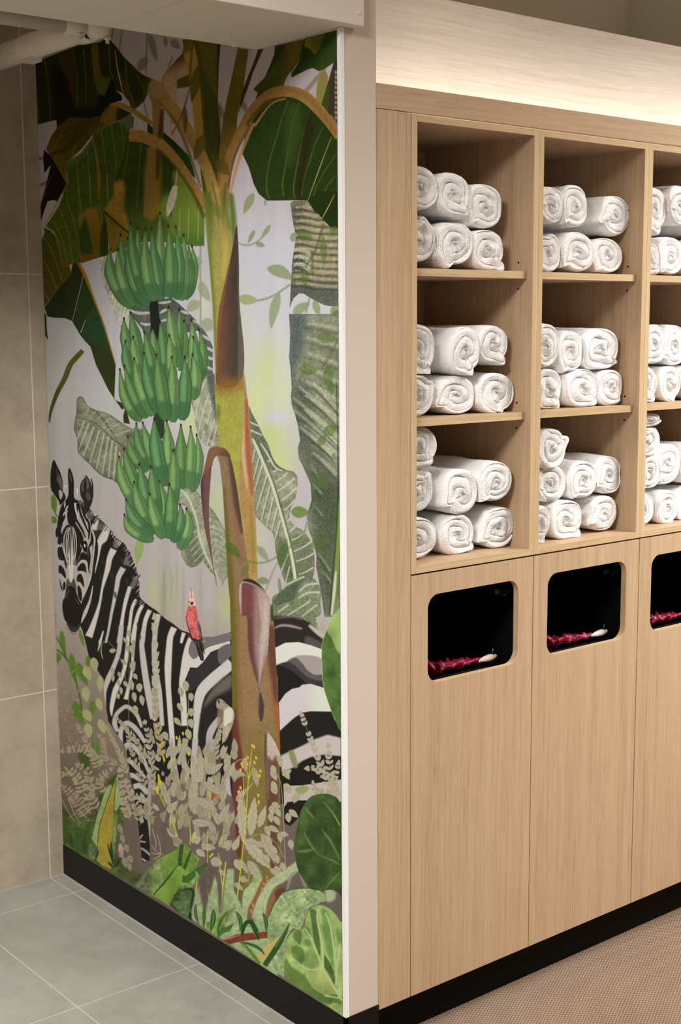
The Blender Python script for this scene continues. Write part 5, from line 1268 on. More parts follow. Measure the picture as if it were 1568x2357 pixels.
    # front leg
    for pts, ws in [((780, 1250, 740, 1160, 760, 1050, 840, 970, 900, 960, 1000, 1050, 1060, 1200), (40, 60, 50, 50, 50, 50, 30)), ((815, 1400, 810, 1270, 840, 1180, 900, 1150, 1000, 1230, 1100, 1380), (50, 56, 56, 60, 60, 40)), ((850, 1540, 860, 1450, 900, 1400, 980, 1440, 1080, 1580, 1150, 1750), (30, 60, 60, 56, 50, 30)), ((850, 1620, 920, 1600, 1000, 1680, 1110, 1800), (50, 50, 46, 30)), ((880, 1760, 960, 1770, 1050, 1830), (60, 60, 40)), ((960, 1900, 1050, 1890, 1130, 1980), (60, 70, 60)), ((960, 2020, 1050, 2040, 1130, 2070), (30, 50, 50)), ((1000, 2200, 1080, 2180, 1150, 2260), (30, 40, 30))]:
        W(H3, pts, ws, (192, 188, 184))
    for pts, ws in [((1160, 200, 1140, 600, 1170, 900, 1180, 1280), (60, 60, 60, 20)), ((990, 1060, 1080, 1100, 1170, 1180), (20, 30, 30)), ((1010, 1350, 1020, 1240, 1060, 1220, 1160, 1290), (20, 30, 30, 20)), ((900, 880, 980, 980, 1060, 900), (30, 24, 24)), ((980, 980, 1100, 1000), (30, 20)), ((1010, 1340, 1120, 1400), (20, 20)), ((975, 960, 1010, 1340), (10, 10))]:
        W(C1, pts, ws, (170, 160, 152))
    # rump
    F = lambda pts, col, **kw: fill(H4(*pts), col, **kw)
    F((440, 230, 600, 195, 740, 208, 870, 260, 980, 350, 1060, 450, 1045, 580, 900, 545, 760, 505, 600, 515, 480, 565), (44, 41, 39), soft=1)
    line(H4(460, 225, 600, 205, 700, 205, 800, 240), [2, 4, 4, 2], (130, 124, 118), soft=1.2, alpha=.8)
    line(H4(460, 345, 560, 305, 680, 315, 800, 345), [3, 6, 6, 4], (176, 164, 160), soft=1.4, alpha=.9); line(H4(470, 345, 580, 335, 640, 330), [2, 4, 2], (50, 48, 46), soft=1)
    line(H4(880, 300, 980, 380, 1060, 440), [6, 12, 12], (190, 180, 174), soft=1.5); F((850, 430, 1050, 520, 1040, 580, 850, 540), (96, 90, 90), soft=2, alpha=.8)
    F((480, 570, 600, 508, 760, 500, 900, 538, 1035, 585, 1035, 720, 900, 680, 720, 690, 620, 745, 495, 775), (220, 222, 214), s=0)
    F((620, 738, 720, 668, 900, 658, 1040, 712, 1045, 900, 960, 895, 860, 840, 780, 740), (166, 156, 154), soft=.4)
    F((620, 738, 700, 690, 760, 705, 850, 820, 940, 885, 1040, 888, 1055, 975, 900, 940, 780, 860, 690, 770), (98, 90, 92), soft=.3)
    F((505, 772, 620, 735, 700, 765, 800, 860, 900, 930, 1050, 970, 1060, 1040, 900, 1000, 800, 965, 690, 860, 560, 810), (60, 56, 56), soft=.3)
    F((500, 775, 600, 792, 720, 868, 835, 970, 780, 1015, 640, 1082, 560, 1170, 525, 1225), (32, 31, 29), s=0)
    F((525, 1215, 600, 1110, 680, 1052, 770, 1032, 800, 1003, 900, 992, 1060, 1042, 1145, 1325, 900, 1322, 800, 1342, 650, 1462, 538, 1552), (208, 203, 205), s=0, grad=[(700, 1600, 740, 1600, (214, 220, 206))])
    F((538, 1548, 700, 1400, 800, 1335, 900, 1318, 1145, 1322, 1260, 1560, 1260, 1630, 1100, 1590, 950, 1650, 800, 1722, 640, 1792, 545, 1850), (33, 32, 30), soft=.5, s=0)
    F((545, 1840, 800, 1722, 950, 1645, 1100, 1592, 1260, 1630, 1260, 1850, 1050, 1830, 900, 1862, 780, 1930, 700, 1985, 560, 2050), (196, 188, 184), soft=1.6, s=0)
    F((560, 2045, 700, 1980, 800, 1905, 900, 1862, 1050, 1838, 1260, 1850, 1260, 2120, 1000, 2160, 700, 2230, 580, 2185), (30, 29, 27), soft=1.2, s=0)
    F((640, 1800, 700, 1790, 750, 1960, 700, 1975), (136, 144, 96), soft=1)
    F((580, 2195, 800, 2190, 1260, 2120, 1260, 2400, 590, 2500), (192, 182, 176), s=0)
    fill(C3(400, 330, 430, 280, 540, 262, 640, 262, 560, 400, 500, 470, 455, 510, 400, 480), (30, 28, 27), s=0)
    fill(C3(505, 150, 590, 120, 640, 150, 560, 205), (150, 158, 106), soft=.5)

def zebra_head():
    F = lambda pts, col, **kw: fill(H1(*pts), col, **kw)
    F((215, 650, 270, 590, 330, 560, 430, 610, 500, 780, 560, 880, 620, 980, 645, 1120, 620, 1300, 600, 1480, 550, 1680, 470, 1900, 300, 2130, 245, 1950, 240, 1760, 205, 1600, 190, 1400, 170, 1120, 160, 960, 175, 880), (182, 178, 174))
    # left ear, forelock, right ear
    F((130, 98, 170, 170, 212, 262, 240, 370, 238, 470, 262, 520, 275, 575, 215, 655, 190, 605, 140, 530, 96, 450, 90, 300, 102, 180), (28, 26, 24))
    F((190, 270, 234, 370, 225, 470, 195, 400, 165, 330), (92, 88, 88)); F((195, 470, 235, 490, 240, 540, 215, 590, 195, 540), (176, 170, 166)); line(H1(160, 200, 175, 280, 188, 330), [2, 4, 1], (66, 62, 62))
    F((318, 200, 355, 260, 377, 370, 380, 560, 440, 620, 425, 760, 385, 900, 330, 905, 300, 850, 290, 760, 240, 880, 170, 940, 215, 690, 300, 560, 312, 450, 305, 280), (28, 26, 25))
    F((325, 240, 345, 300, 355, 370, 330, 330), (84, 80, 78))
    line(H1(305, 185, 318, 108, 340, 160), [1, 1.6, .8], (206, 202, 200)); F((258, 410, 300, 420, 268, 450), (226, 222, 216), s=0); F((405, 450, 432, 460, 418, 555), (226, 222, 216), s=0)
    F((520, 285, 572, 350, 606, 450, 612, 560, 592, 650, 545, 740, 500, 800, 478, 720, 440, 640, 450, 590, 500, 620, 462, 540, 455, 430, 480, 350), (42, 39, 38))
    F((520, 300, 560, 360, 570, 430, 540, 470, 520, 400, 490, 500, 470, 440, 490, 360), (92, 86, 84)); F((515, 320, 530, 380, 520, 460, 500, 440), (26, 24, 22)); F((450, 590, 500, 640, 480, 720, 440, 650), (108, 102, 100)); F((540, 480, 590, 560, 560, 600, 530, 560), (84, 78, 76))
    line(H1(590, 330, 610, 420, 612, 560), [2, 3, 2], (34, 32, 30)); line(H1(480, 350, 520, 285), [1.5, 2.5], (196, 190, 186))
    # forehead lines
    for p in [(270, 610, 262, 690), (300, 690, 260, 760, 240, 790), (300, 720, 270, 790), (310, 660, 270, 720), (300, 830, 230, 900, 180, 960)]:
        line(H1(*p), [1.5, 4, 1], (196, 192, 188))
    line(H1(395, 630, 405, 720, 425, 800, 430, 860), [7, 5, 4, 1], (206, 202, 198)); line(H1(410, 640, 420, 720), [2, 2], (40, 38, 36))
    for p, w in [((440, 640, 460, 760, 500, 860, 560, 1000), 5), ((380, 760, 420, 860, 480, 960, 520, 1060), 5), ((470, 640, 500, 760, 540, 860), 5), ((540, 820, 570, 920, 560, 1080), 5), ((385, 880, 430, 960, 470, 1040, 480, 1160), 6), ((600, 970, 600, 1100, 560, 1180), 6)]:
        line(H1(*p), [w * .6, w, w, w * .4], BK)
    # blaze and long nose stripes
    F((330, 950, 360, 930, 375, 1100, 380, 1300, 375, 1450, 350, 1610, 320, 1540, 312, 1350, 320, 1150), (214, 212, 206))
    for x0, x1, x2, w in [(345, 340, 338, 2.2), (365, 372, 372, 2.4), (322, 318, 308, 3), (300, 296, 292, 3.6), (388, 396, 386, 3.4), (275, 268, 280, 4.4), (410, 420, 400, 4.6), (250, 240, 272, 5), (432, 445, 415, 5.4)]:
        line(H1((x0 + 345) / 2, 900, x0, 1000, x1, 1160, x2, 1400), [w * .5, w * 1.2, w, w * .3], BK)
    for x0, x1 in [(310, 305), (378, 383), (288, 284), (402, 408), (260, 258)]:
        line(H1((x0 + 345) / 2, 930, x0, 1040, x1, 1180, (x1 + 345) / 2, 1380), [1.5, 2.4, 2.2, 1], (206, 202, 198))
    # left edge patches
    for p in [(155, 960, 200, 900, 240, 880, 220, 980, 250, 1080, 230, 1140, 180, 1130, 180, 1050, 158, 1050), (180, 1190, 230, 1180, 260, 1300, 240, 1340, 190, 1310), (195, 1400, 240, 1420, 275, 1500, 275, 1560, 220, 1500, 192, 1490), (200, 1560, 225, 1640, 240, 1720, 215, 1670), (250, 1610, 275, 1620, 265, 1700, 240, 1690)]: F(p, BK)
    line(H1(235, 1180, 262, 1300, 285, 1440), [3, 5, 2], BK); line(H1(225, 1120, 260, 1240, 290, 1360), [2, 3, 1], (206, 202, 198))
    # right cheek
    for p, w in [((480, 1160, 470, 1060, 430, 960), 9), ((560, 1180, 570, 1300, 560, 1440), 6), ((540, 1160, 545, 1330, 570, 1500), 4), ((470, 1170, 440, 1260, 410, 1330), 7)]: line(H1(*p), [w * .5, w, w * .4], BK)
    F((480, 1120, 530, 1100, 545, 1180, 520, 1240, 490, 1200), (30, 28, 27)); F((505, 1135, 522, 1150, 518, 1180, 504, 1165), (230, 228, 224))
    F((480, 1240, 530, 1260, 540, 1340, 470, 1340, 430, 1370, 450, 1290), BK); F((430, 1420, 480, 1370, 520, 1400, 530, 1490, 500, 1470, 425, 1465), BK); F((425, 1520, 470, 1510, 500, 1600, 500, 1670, 460, 1610, 415, 1590), BK); F((425, 1650, 460, 1680, 478, 1760, 470, 1840, 430, 1780), BK)
    for p in [(430, 1400, 470, 1345, 530, 1360, 545, 1470), (430, 1490, 480, 1480, 515, 1560, 510, 1690), (420, 1620, 460, 1640, 500, 1720, 480, 1830)]: line(H1(*p), [2, 4.5, 5, 2], (196, 190, 184))
    # far jaw line between head and neck
    F((590, 980, 640, 1040, 675, 1140, 670, 1280, 640, 1440, 610, 1640, 540, 1760, 470, 1900, 500, 1760, 560, 1600, 595, 1400, 610, 1200), BK, s=1)
    line(H1(595, 965, 632, 1060, 625, 1200, 605, 1400, 580, 1560, 530, 1700, 480, 1820), [2, 4.5, 3.5, 3, 4, 4, 2], (200, 196, 192))
    line(H1(612, 1650, 580, 1820, 520, 1980, 465, 2110), [2, 5, 9, 3], (196, 192, 186))
    # muzzle
    F((300, 1560, 340, 1620, 380, 1560, 410, 1680, 400, 1720, 330, 1700, 280, 1690), (84, 80, 78), soft=.5)
    F((285, 1690, 330, 1655, 385, 1680, 430, 1800, 475, 1900, 472, 2060, 450, 2130, 400, 2160, 340, 2150, 290, 2100, 262, 2060, 237, 1940, 240, 1840, 265, 1790), (30, 27, 25))
    F((290, 2105, 340, 2150, 400, 2160, 455, 2110, 440, 2180, 378, 2225, 320, 2180), (56, 52, 50)); line(H1(285, 2110, 325, 2195, 378, 2245, 440, 2190), [1, 2.5, 3, 1], (120, 114, 108))
    F((280, 1740, 300, 1700, 320, 1720, 285, 1800, 262, 1830), (70, 66, 64), soft=.6); line(H1(390, 1800, 430, 1860, 450, 1880), [1, 3, 1], (86, 82, 80))

def bird():
    fill(H2(720, 275, 745, 330, 765, 420, 770, 480, 730, 500, 685, 500, 680, 450, 685, 380, 700, 320), (226, 190, 188), tex=.2, grain=.08)
    line(H2(720, 265, 725, 330, 730, 400), [.8, 2, 1], (206, 110, 112))
    fill(H2(690, 500, 730, 490, 770, 490, 790, 560, 800, 640, 800, 760, 820, 870, 790, 885, 740, 860, 700, 790, 668, 680, 658, 590, 670, 530), (204, 100, 102), tex=.22, grain=.08)
    for i in range(26):
        a = SH.rng.uniform([675, 540], [790, 840]); line(H2(a[0], a[1], a[0] + 4, a[1] + 26), [1, .8], (226, 158, 154) if i % 2 else (178, 70, 76), alpha=.8)
    line(H2(660, 600, 680, 720, 730, 860), [1.4, 2, 1.6], (60, 50, 48))
    fill(H2(795, 640, 830, 720, 850, 860, 880, 1030, 868, 1040, 820, 880, 800, 760), (112, 92, 90), tex=.3, grain=.1)
    fill(H2(735, 870, 800, 885, 840, 900, 868, 1110, 855, 1130, 825, 1110, 780, 960), (44, 42, 38), tex=.3)
    line(H2(830, 760, 850, 900, 875, 1040), [2, 2, 1.5], (52, 48, 46)); line(H2(800, 900, 850, 1110), [1, .8], (120, 130, 110))
    leaf(H2(688, 450)[0], H2(690, 495)[0], 4, (214, 160, 60)); fill(H2(715, 445, 740, 440, 742, 465, 722, 470), (40, 32, 30)); line(H2(690, 425, 695, 445), [2, 2], (70, 60, 70)); line(H2(690, 492, 705, 495), [1.5, 1], (40, 34, 30))
    line(H2(850, 905, 880, 905, 888, 885), [2, 2, 1], (176, 156, 140)); line(H2(770, 900, 785, 935), [2, 1], (170, 120, 100))

PL = [(176, 170, 148), (168, 160, 138), (184, 178, 152), (160, 152, 130)]
def frond(f, pts, nl, ll, w, seed=0, col=None, both=True, stem=1.2, curl=0, ang=55, out=1.0):
    """pale pinnate spray: stem with paired leaflets"""
    P = curve(f(*pts), 10, False); rg = np.random.default_rng(seed)
    d = np.gradient(P, axis=0); d /= np.linalg.norm(d, axis=1, keepdims=True) + 1e-9
    L_ = np.r_[0, np.cumsum(np.linalg.norm(np.diff(P, axis=0), axis=1))]
    c0 = col or PL[seed % 4]; ll *= 1.12; w *= 1.25
    line(P[::6] if len(P) > 12 else P, [stem, stem * .6], tuple(int(v * .92) for v in c0))
    for k in range(nl):
        u = (k + .7) / (nl + .3); s = u * L_[-1]; i = min(len(P) - 1, np.searchsorted(L_, s)); p, t = P[i], d[i]
        size = ll * (1 - .55 * u ** 1.5) * (.85 + .3 * rg.random())
        for sd in ((-1, 1) if both else (1,)):
            a = math.radians(ang + rg.uniform(-10, 10)) * sd
            dr = np.array([t[0] * math.cos(a) - t[1] * math.sin(a), t[0] * math.sin(a) + t[1] * math.cos(a)])
            q = p + dr * size
            leaf(p, q, w * (.8 + .4 * rg.random()), c0, bend=curl * sd, grain=.05)
            line(np.array([p + dr * size * .15, q - dr * size * .15]), [.7, .5], tuple(int(v * .82) for v in c0), alpha=.7)
    leaf(P[-1] - d[-1] * 2, P[-1] + d[-1] * ll * .5, w * .9, c0)
def pods(f, centers, seed=0, size=(30, 18), col=None, rag=.12):
    rg = np.random.default_rng(seed)
    for (x, y, a) in centers:
        c = f(x, y)[0]; a = math.radians(a); d = np.array([math.cos(a), math.sin(a)])
        cc = col or PL[rg.integers(0, 4)]
        Lg, Wd = size[0] * rg.uniform(.85, 1.15), size[1] * rg.uniform(.85, 1.15)
        leaf(c - d * Lg / 2, c + d * Lg / 2, Wd, tuple(int(v * .8) for v in cc), rag=rag)
        leaf(c - d * Lg * .46, c + d * Lg * .46, Wd * .86, cc, rag=rag, grain=.06)
        n = np.array([-d[1], d[0]])
        for k in range(4):
            o = n * Wd * (.12 * (k - 1.5))
            line(np.array([c - d * Lg * .3 + o, c + d * Lg * .32 + o * 1.6]), [.6, .5], tuple(int(v * .84) for v in cc), alpha=.7)
def pale_plants():
    GR = (92, 128, 48)
    # green sprigs lower left
    for a, b, w in [((110, 60), (165, 350), 13), ((60, 320), (60, 450), 22), ((230, 320), (290, 680), 17), ((305, 430), (425, 710), 19), ((430, 350), (430, 520), 10), ((330, 50), (385, 250), 8), ((265, 890), (375, 1170), 22), ((490, 880), (480, 1060), 16), ((510, 1360), (520, 1600), 22)]:
        leaf(H3(*a)[0], H3(*b)[0], w, GR, soft=.3, bend=.04)
    line(H3(50, 130, 120, 260, 190, 430), [2.5, 3, 3], (72, 102, 38), soft=.3); line(H3(50, 280, 120, 330, 190, 420), [3, 4, 3], (72, 102, 38), soft=.3); line(H3(230, 480, 290, 680, 340, 900, 350, 1000), [3, 3.5, 3.5, 3], (72, 104, 34), soft=.3)
    leaf(H1(120, 520)[0], H1(150, 760)[0], 13, (98, 128, 52)); line(H1(100, 650, 150, 760, 185, 810), [3, 3, 2], (84, 114, 44)); leaf(H1(95, 800)[0], H1(165, 880)[0], 15, (98, 128, 52))
    leaf(H1(220, 2200)[0], H1(265, 2400)[0], 9, GR); line(H1(150, 1980, 155, 2200), [2, 2], (126, 128, 84), alpha=.7); line(H1(445, 2190, 490, 2320), [2, 7], (110, 134, 66))
    fill(H3(310, 1500, 440, 1520, 440, 1700, 400, 1720, 340, 1620), (70, 90, 40), soft=1)
    # dark green ground mass
    fill(C1(0, 560, 160, 620, 320, 640, 430, 560, 500, 380, 620, 200, 740, 120, 780, 400, 830, 700, 760, 900, 760, 1100, 820, 1420, 500, 1300, 30, 1050, 20, 700), (72, 94, 44), soft=4, alpha=.85, tex=.25)
    fill(C1(700, 1200, 900, 1350, 1100, 1420, 1300, 1500, 1200, 1650, 950, 1550, 760, 1440), (66, 78, 38), soft=4, alpha=.8, tex=.2)
    for x, y0, y1, w in [(60, 700, 1020, 22), (130, 880, 1060, 10), (200, 800, 1120, 14), (260, 760, 1150, 12), (310, 900, 1150, 12), (360, 700, 1100, 10)]:
        line(C1(x, y0, x + 6, (y0 + y1) / 2, x + 16, y1), [w * .3, w, w * .8], [(60, 92, 34), (96, 118, 70), (54, 66, 38), (104, 122, 84)][x % 4], soft=1.5, alpha=.8)
    # washed-out texture at far left
    rg = np.random.default_rng(11)
    for k in range(150):
        x = rg.uniform(70, 330); y = rg.uniform(480, 1450)
        p = H3(x, y)[0]; a = rg.uniform(-.9, .9) + (1.9 if k % 3 else .6)
        leaf(p, p + np.array([math.cos(a), math.sin(a)]) * rg.uniform(4, 9), 2.4, (176, 166, 142), alpha=.55, soft=.3)
    frond(H3, (560, 1700, 480, 1530, 330, 1450, 120, 1480), 12, 13, 4.2, 1, (172, 164, 132), ang=70)
    frond(H3, (640, 1650, 470, 1500, 390, 1330, 310, 1190), 9, 15, 4.5, 2, (166, 158, 130), ang=35)
    frond(H3, (820, 1650, 640, 1560, 600, 1350, 560, 1300), 9, 16, 5, 3, (160, 150, 124), ang=32)
    frond(H3, (380, 2000, 300, 1800, 200, 1700, 140, 1760), 9, 15, 5, 4, (172, 164, 128), ang=75)
    frond(H3, (440, 2100, 440, 1900, 420, 1720, 300, 1640), 10, 15, 5, 5, (164, 156, 124), ang=70)
    frond(H3, (420, 2240, 300, 2080, 200, 1960, 140, 1900), 11, 18, 4.5, 6, (164, 152, 124), ang=80)
    frond(H3, (560, 2200, 470, 2050, 440, 1960, 640, 1760), 9, 15, 4.5, 0, (164, 154, 128), ang=65)
    frond(H3, (640, 1980, 560, 1860, 600, 1760, 700, 1690), 8, 12, 4, 2, (164, 156, 126), ang=60)
    frond(C1, (440, 720, 300, 720, 230, 780), 2, 4, 2, 3, (150, 150, 110)); line(C1(0, 420, 120, 640, 270, 820), [2, 2, 1], (150, 150, 108))
    line(C1(100, 440, 180, 640, 250, 760), [2, 2.4, 1.4], (164, 150, 122)); line(C1(290, 510, 200, 620, 100, 690), [1.6, 2, 1], (164, 150, 122)); line(C1(220, 570, 340, 690), [2, 3], (164, 150, 122)); line(C1(280, 520, 390, 635), [2, 3], (164, 150, 122))
    # bell pods
    pods(H3, [(500, 460, 80), (570, 690, 88), (400, 810, 85), (560, 930, 70), (420, 1060, 60), (590, 1190, 70), (430, 1240, 80), (420, 560, 70)], 2, (38, 21), (176, 176, 130), rag=.05)
    line(H3(500, 420, 490, 800, 500, 1200, 520, 1600), [1, 1.5, 2, 2], (150, 140, 116), alpha=.6)
    # long spikes over the zebra
    frond(H3, (900, 1800, 820, 1560, 720, 1350, 650, 1200), 12, 17, 4.6, 1, (168, 160, 134), ang=22)
    frond(H2, (290, 1900, 300, 1500, 300, 1100, 285, 620), 17, 21, 6.5, 2, (184, 184, 160), ang=22)
    frond(H2, (400, 2350, 330, 1950, 300, 1700, 290, 1500), 9, 20, 6.5, 3, (168, 160, 138), ang=28)
    frond(H3, (1150, 1600, 1000, 1380, 850, 1180, 770, 1100), 13, 17, 4.2, 0, (170, 164, 142), ang=25)
    frond(H3, (1120, 1950, 1020, 1700, 930, 1450, 890, 1240), 12, 15, 4.2, 1, (170, 164, 142), ang=30)
    frond(H3, (1200, 2000, 1180, 1700, 1160, 1450, 1100, 1150), 12, 18, 5, 2, (172, 164, 144), ang=26)
    for s_, pts in enumerate([(1050, 2357, 980, 2100, 850, 1900, 800, 1700), (1150, 2357, 1130, 2100, 960, 2000, 880, 1830), (930, 2300, 860, 2130, 830, 2000, 780, 1880)]):
        frond(H3, pts, 11, 15, 5, s_, (170, 164, 140), ang=50)
    # round-leaved sprigs
    pods(H3, [(910, 100, 80), (870, 180, 60), (960, 210, 95), (890, 270, 75), (955, 330, 85), (850, 430, 40), (965, 450, 80), (720, 540, 80), (960, 500, 85), (800, 580, 60), (985, 600, 60), (790, 680, 80), (720, 620, 90), (870, 690, 60), (940, 690, 80), (1040, 740, 80), (815, 770, 85), (780, 830, 70), (970, 830, 80), (1075, 880, 90), (980, 990, 60)], 4, (17, 9), (172, 176, 146))
    line(H3(915, 200, 910, 600, 905, 1100, 925, 1400), [.8, 1, 1, .8], (160, 156, 132)); line(H3(660, 180, 780, 330, 860, 560, 880, 760), [1, 1, .8], (164, 160, 130)); leaf(H3(675, 300)[0], H3(760, 290)[0], 11, (172, 172, 140), rag=.4); line(H3(660, 180, 600, 200, 580, 300, 600, 390), [.8, 1, 3, 2], (166, 164, 134))
    pods(H2, [(660, 1430, 80), (600, 1500, 70), (720, 1560, 85), (590, 1680, 60), (720, 1740, 88), (560, 1850, 50), (720, 1870, 80), (690, 2000, 70), (420, 2020, 70), (650, 2100, 70), (690, 2200, 80), (140, 1600, 80), (60, 1720, 85), (110, 1450, 85), (20, 1420, 80), (50, 1560, 80), (30, 1200, 85), (20, 1000, 85)], 5, (24, 14), (176, 178, 148))
    line(H2(690, 1500, 680, 1900, 640, 2357), [1, 1.5, 2], (168, 166, 140))
    # parrot-like pale bird perched on a spike
    fill(H2(1015, 1640, 1030, 1590, 1080, 1585, 1150, 1650, 1210, 1700, 1230, 1780, 1205, 1900, 1160, 2000, 1090, 2100, 1095, 1900, 1100, 1740, 1050, 1700, 1025, 1690), (176, 168, 146), tex=.08)
    fill(H2(1110, 1720, 1200, 1690, 1205, 1830, 1160, 1870, 1095, 1900), (216, 216, 204), soft=.3); fill(H2(1035, 1600, 1055, 1600, 1050, 1640), (40, 38, 34)); fill(H2(1090, 1610, 1140, 1650, 1110, 1630), (50, 46, 42)); line(H2(1190, 1900, 1140, 2050, 1080, 2110), [1, 1.5, 1], (170, 170, 150))
    fill(H2(1040, 1700, 1100, 1700, 1095, 1900, 1040, 2000, 1030, 1800), (150, 128, 110), soft=1, alpha=.8)
    frond(H2, (1010, 2357, 1020, 2100, 1080, 1900), 8, 15, 6, 1, (166, 164, 140), ang=26)
    # broad serrate leaves of the centre
    def serr(f, a, b, w, i=0): leaf(f(*a)[0], f(*b)[0], w, tuple(int(v * .84) for v in PL[i % 4]), rag=.25); leaf(f(*a)[0], f(*b)[0], w * .86, PL[i % 4], rag=.25, grain=.05); line(f(*a, *b), [.9, .6], tuple(int(v * .82) for v in PL[i % 4]))
    rg = np.random.default_rng(3)
    for k in range(125):
        x = rg.uniform(0, 860); y = rg.uniform(150, 1300) * (1 if x > 200 else .9)
        if y > 900 and x < 60: continue
        a = rg.normal(-1.57, .5); Lg = rg.uniform(70, 190)
        serr(C2, (x, y + 40), (x + Lg * math.cos(a) + 20, y + Lg * math.sin(a)), rg.uniform(9, 18), k)
    for k in range(70):
        x = rg.uniform(880, 1330); y = rg.uniform(1250, 2350); a = rg.normal(-1.7, .45); Lg = rg.uniform(60, 120)
        if x < 1150 and k % 3: continue
        serr(H3, (x, y), (x + Lg * math.cos(a), y + Lg * math.sin(a)), rg.uniform(6, 10), k)
    for a, b, w in [((370, 650), (315, 140), 16), ((430, 520), (415, 160), 15), ((500, 410), (480, 140), 12), ((500, 420), (690, 290), 17), ((440, 510), (690, 660), 19), ((360, 700), (620, 850), 22), ((320, 980), (560, 1010), 20), ((640, 1000), (760, 760), 18), ((930, 1240), (880, 590), 21), ((1010, 1150), (1060, 680), 24), ((1110, 1050), (1190, 790), 18), ((930, 1180), (1250, 1540), 28), ((1140, 1120), (1330, 1480), 24), ((830, 1420), (890, 1560), 16), ((880, 1420), (990, 1600), 12), ((980, 1440), (1140, 1680), 24), ((540, 1430), (680, 1480), 24), ((440, 1270), (600, 1290), 18), ((800, 1880), (870, 1960), 14), ((820, 1700), (930, 1790), 12), ((370, 1310), (480, 1390), 16), ((330, 1200), (430, 1180), 22), ((100, 1240), (200, 1200), 22), ((60, 1100), (130, 1080), 20), ((660, 1600), (700, 1560), 22), ((880, 1640), (980, 1680), 16)]:
        serr(C2, a, b, w, int(a[0]))
    line(C2(800, 430, 830, 290, 900, 245, 980, 270, 1050, 340, 1090, 430), [1.5, 2, 2, 2, 1.5], (170, 160, 134))
    leaf(C2(800, 480)[0], C2(960, 440)[0], 18, (168, 162, 138), rag=.5, bend=-.3); leaf(C2(930, 230)[0], C2(960, 390)[0], 14, (166, 158, 132)); leaf(C2(1050, 340)[0], C2(1095, 570)[0], 15, (166, 160, 130))
    # slim round pod twig on the right of the trunk
    line(C3(330, 0, 370, 130, 395, 480, 410, 860, 420, 900), [1.6, 1.6, 1.6, 1.8, 2], (178, 160, 140)); line(C3(400, 820, 330, 690, 260, 620), [1.4, 1.2, 1], (178, 158, 138)); line(C3(380, 970, 280, 830, 180, 600, 60, 630), [1.4, 1.6, 1.6, 1.4], (176, 164, 132))
    pods(C3, [(305, 160, 70), (430, 150, 50), (300, 20, 60), (425, 15, 60), (320, 310, 30), (270, 430, 80), (340, 380, 60), (490, 390, 40), (440, 430, 80), (510, 240, 110), (300, 540, 30), (360, 620, 80), (400, 590, 10), (465, 690, 80), (250, 650, 60), (300, 740, 50), (330, 830, 70), (160, 690, 40), (230, 830, 55), (100, 660, 20), (340, 950, 60), (310, 960, 40), (390, 910, 70), (240, 560, 70), (330, 460, 60), (280, 360, 80)], 8, (26, 15), (180, 174, 148))
    pods(H4, [(540, 1910, 85), (465, 2010, 70), (620, 2040, -30), (470, 2200, 70), (625, 2200, 20)], 9, (24, 13), (182, 178, 148))
    # feather spray in front of the rump
    frond(H4, (1180, 2330, 1100, 2150, 1000, 1900, 790, 1350), 13, 17, 6, 1, (180, 172, 154), ang=28)
    frond(H4, (1180, 2250, 1130, 2080, 1120, 1900, 1110, 1720), 8, 16, 6, 2, (178, 170, 150), ang=42)
    frond(H4, (1160, 2100, 1050, 2060, 960, 1990, 860, 1990), 6, 14, 7, 3, (176, 170, 150), ang=45)
    frond(H4, (1240, 2357, 1180, 2200, 1200, 2050, 1230, 1920), 8, 13, 6, 0, (176, 168, 148), ang=45)
    frond(H4, (1230, 2400, 1080, 2280, 960, 2250, 930, 2160), 7, 13, 6, 1, (170, 160, 140), ang=40)
    # yellow stems and flowers
    YL = (204, 204, 80)
    for pts, w in [((530, 1960, 490, 1650, 505, 1400, 500, 1100), 3), ((520, 940, 525, 840), 3), ((660, 2020, 690, 1700, 720, 1450), 5), ((680, 1780, 650, 1500, 630, 1350), 3), ((340, 1900, 380, 1700, 400, 1560), 4), ((660, 1250, 690, 1100), 3), ((300, 1250, 300, 1100, 290, 980), 3), ((850, 1900, 900, 1500, 940, 1100, 960, 900), 3.4), ((960, 920, 975, 640, 990, 460, 1025, 120), 3), ((990, 480, 1040, 340), 2.4), ((960, 880, 930, 700, 930, 560, 925, 430), 2.4), ((980, 600, 1040, 520), 2.4), ((960, 940, 1010, 880, 1110, 770), 2.2), ((60, 900, 150, 1150, 200, 1230), 2), ((130, 820, 160, 1020), 2), ((980, 1700, 1000, 1580), 2), ((255, 500, 270, 330, 290, 230), 2), ((985, 470, 960, 340), 2), ((950, 860, 935, 740, 900, 580), 2)]:
        line(C2(*pts), [w * .8, w * .5], YL)
    fill(C2(485, 1640, 520, 1640, 525, 1720, 500, 1740), (196, 196, 90)); fill(C2(330, 1180, 345, 1110, 370, 1100, 360, 1180), (200, 200, 110)); fill(C2(520, 1400, 560, 1350, 575, 1360, 540, 1400), YL)
    OR = (222, 176, 70)
    for x, y in [(1030, 85), (1050, 100), (1075, 230), (975, 225), (1055, 285), (905, 300), (915, 330), (890, 370), (970, 300), (1125, 385), (1095, 440), (890, 580), (865, 630), (1100, 670), (1105, 750), (1115, 440), (950, 245)]:
        leaf(C2(x, y - 24)[0], C2(x + 6, y + 24)[0], 6, OR)
    for x, y in [(330, 1990), (375, 2100), (355, 2130), (385, 2200), (390, 2270), (400, 2300), (300, 1890), (545, 2040), (580, 2120), (690, 2230), (620, 1990), (670, 1770), (500, 2310)]:
        leaf(H2(x, y - 24)[0], H2(x + 8, y + 26)[0], 5, (220, 190, 40) if x < 450 else (206, 200, 60))
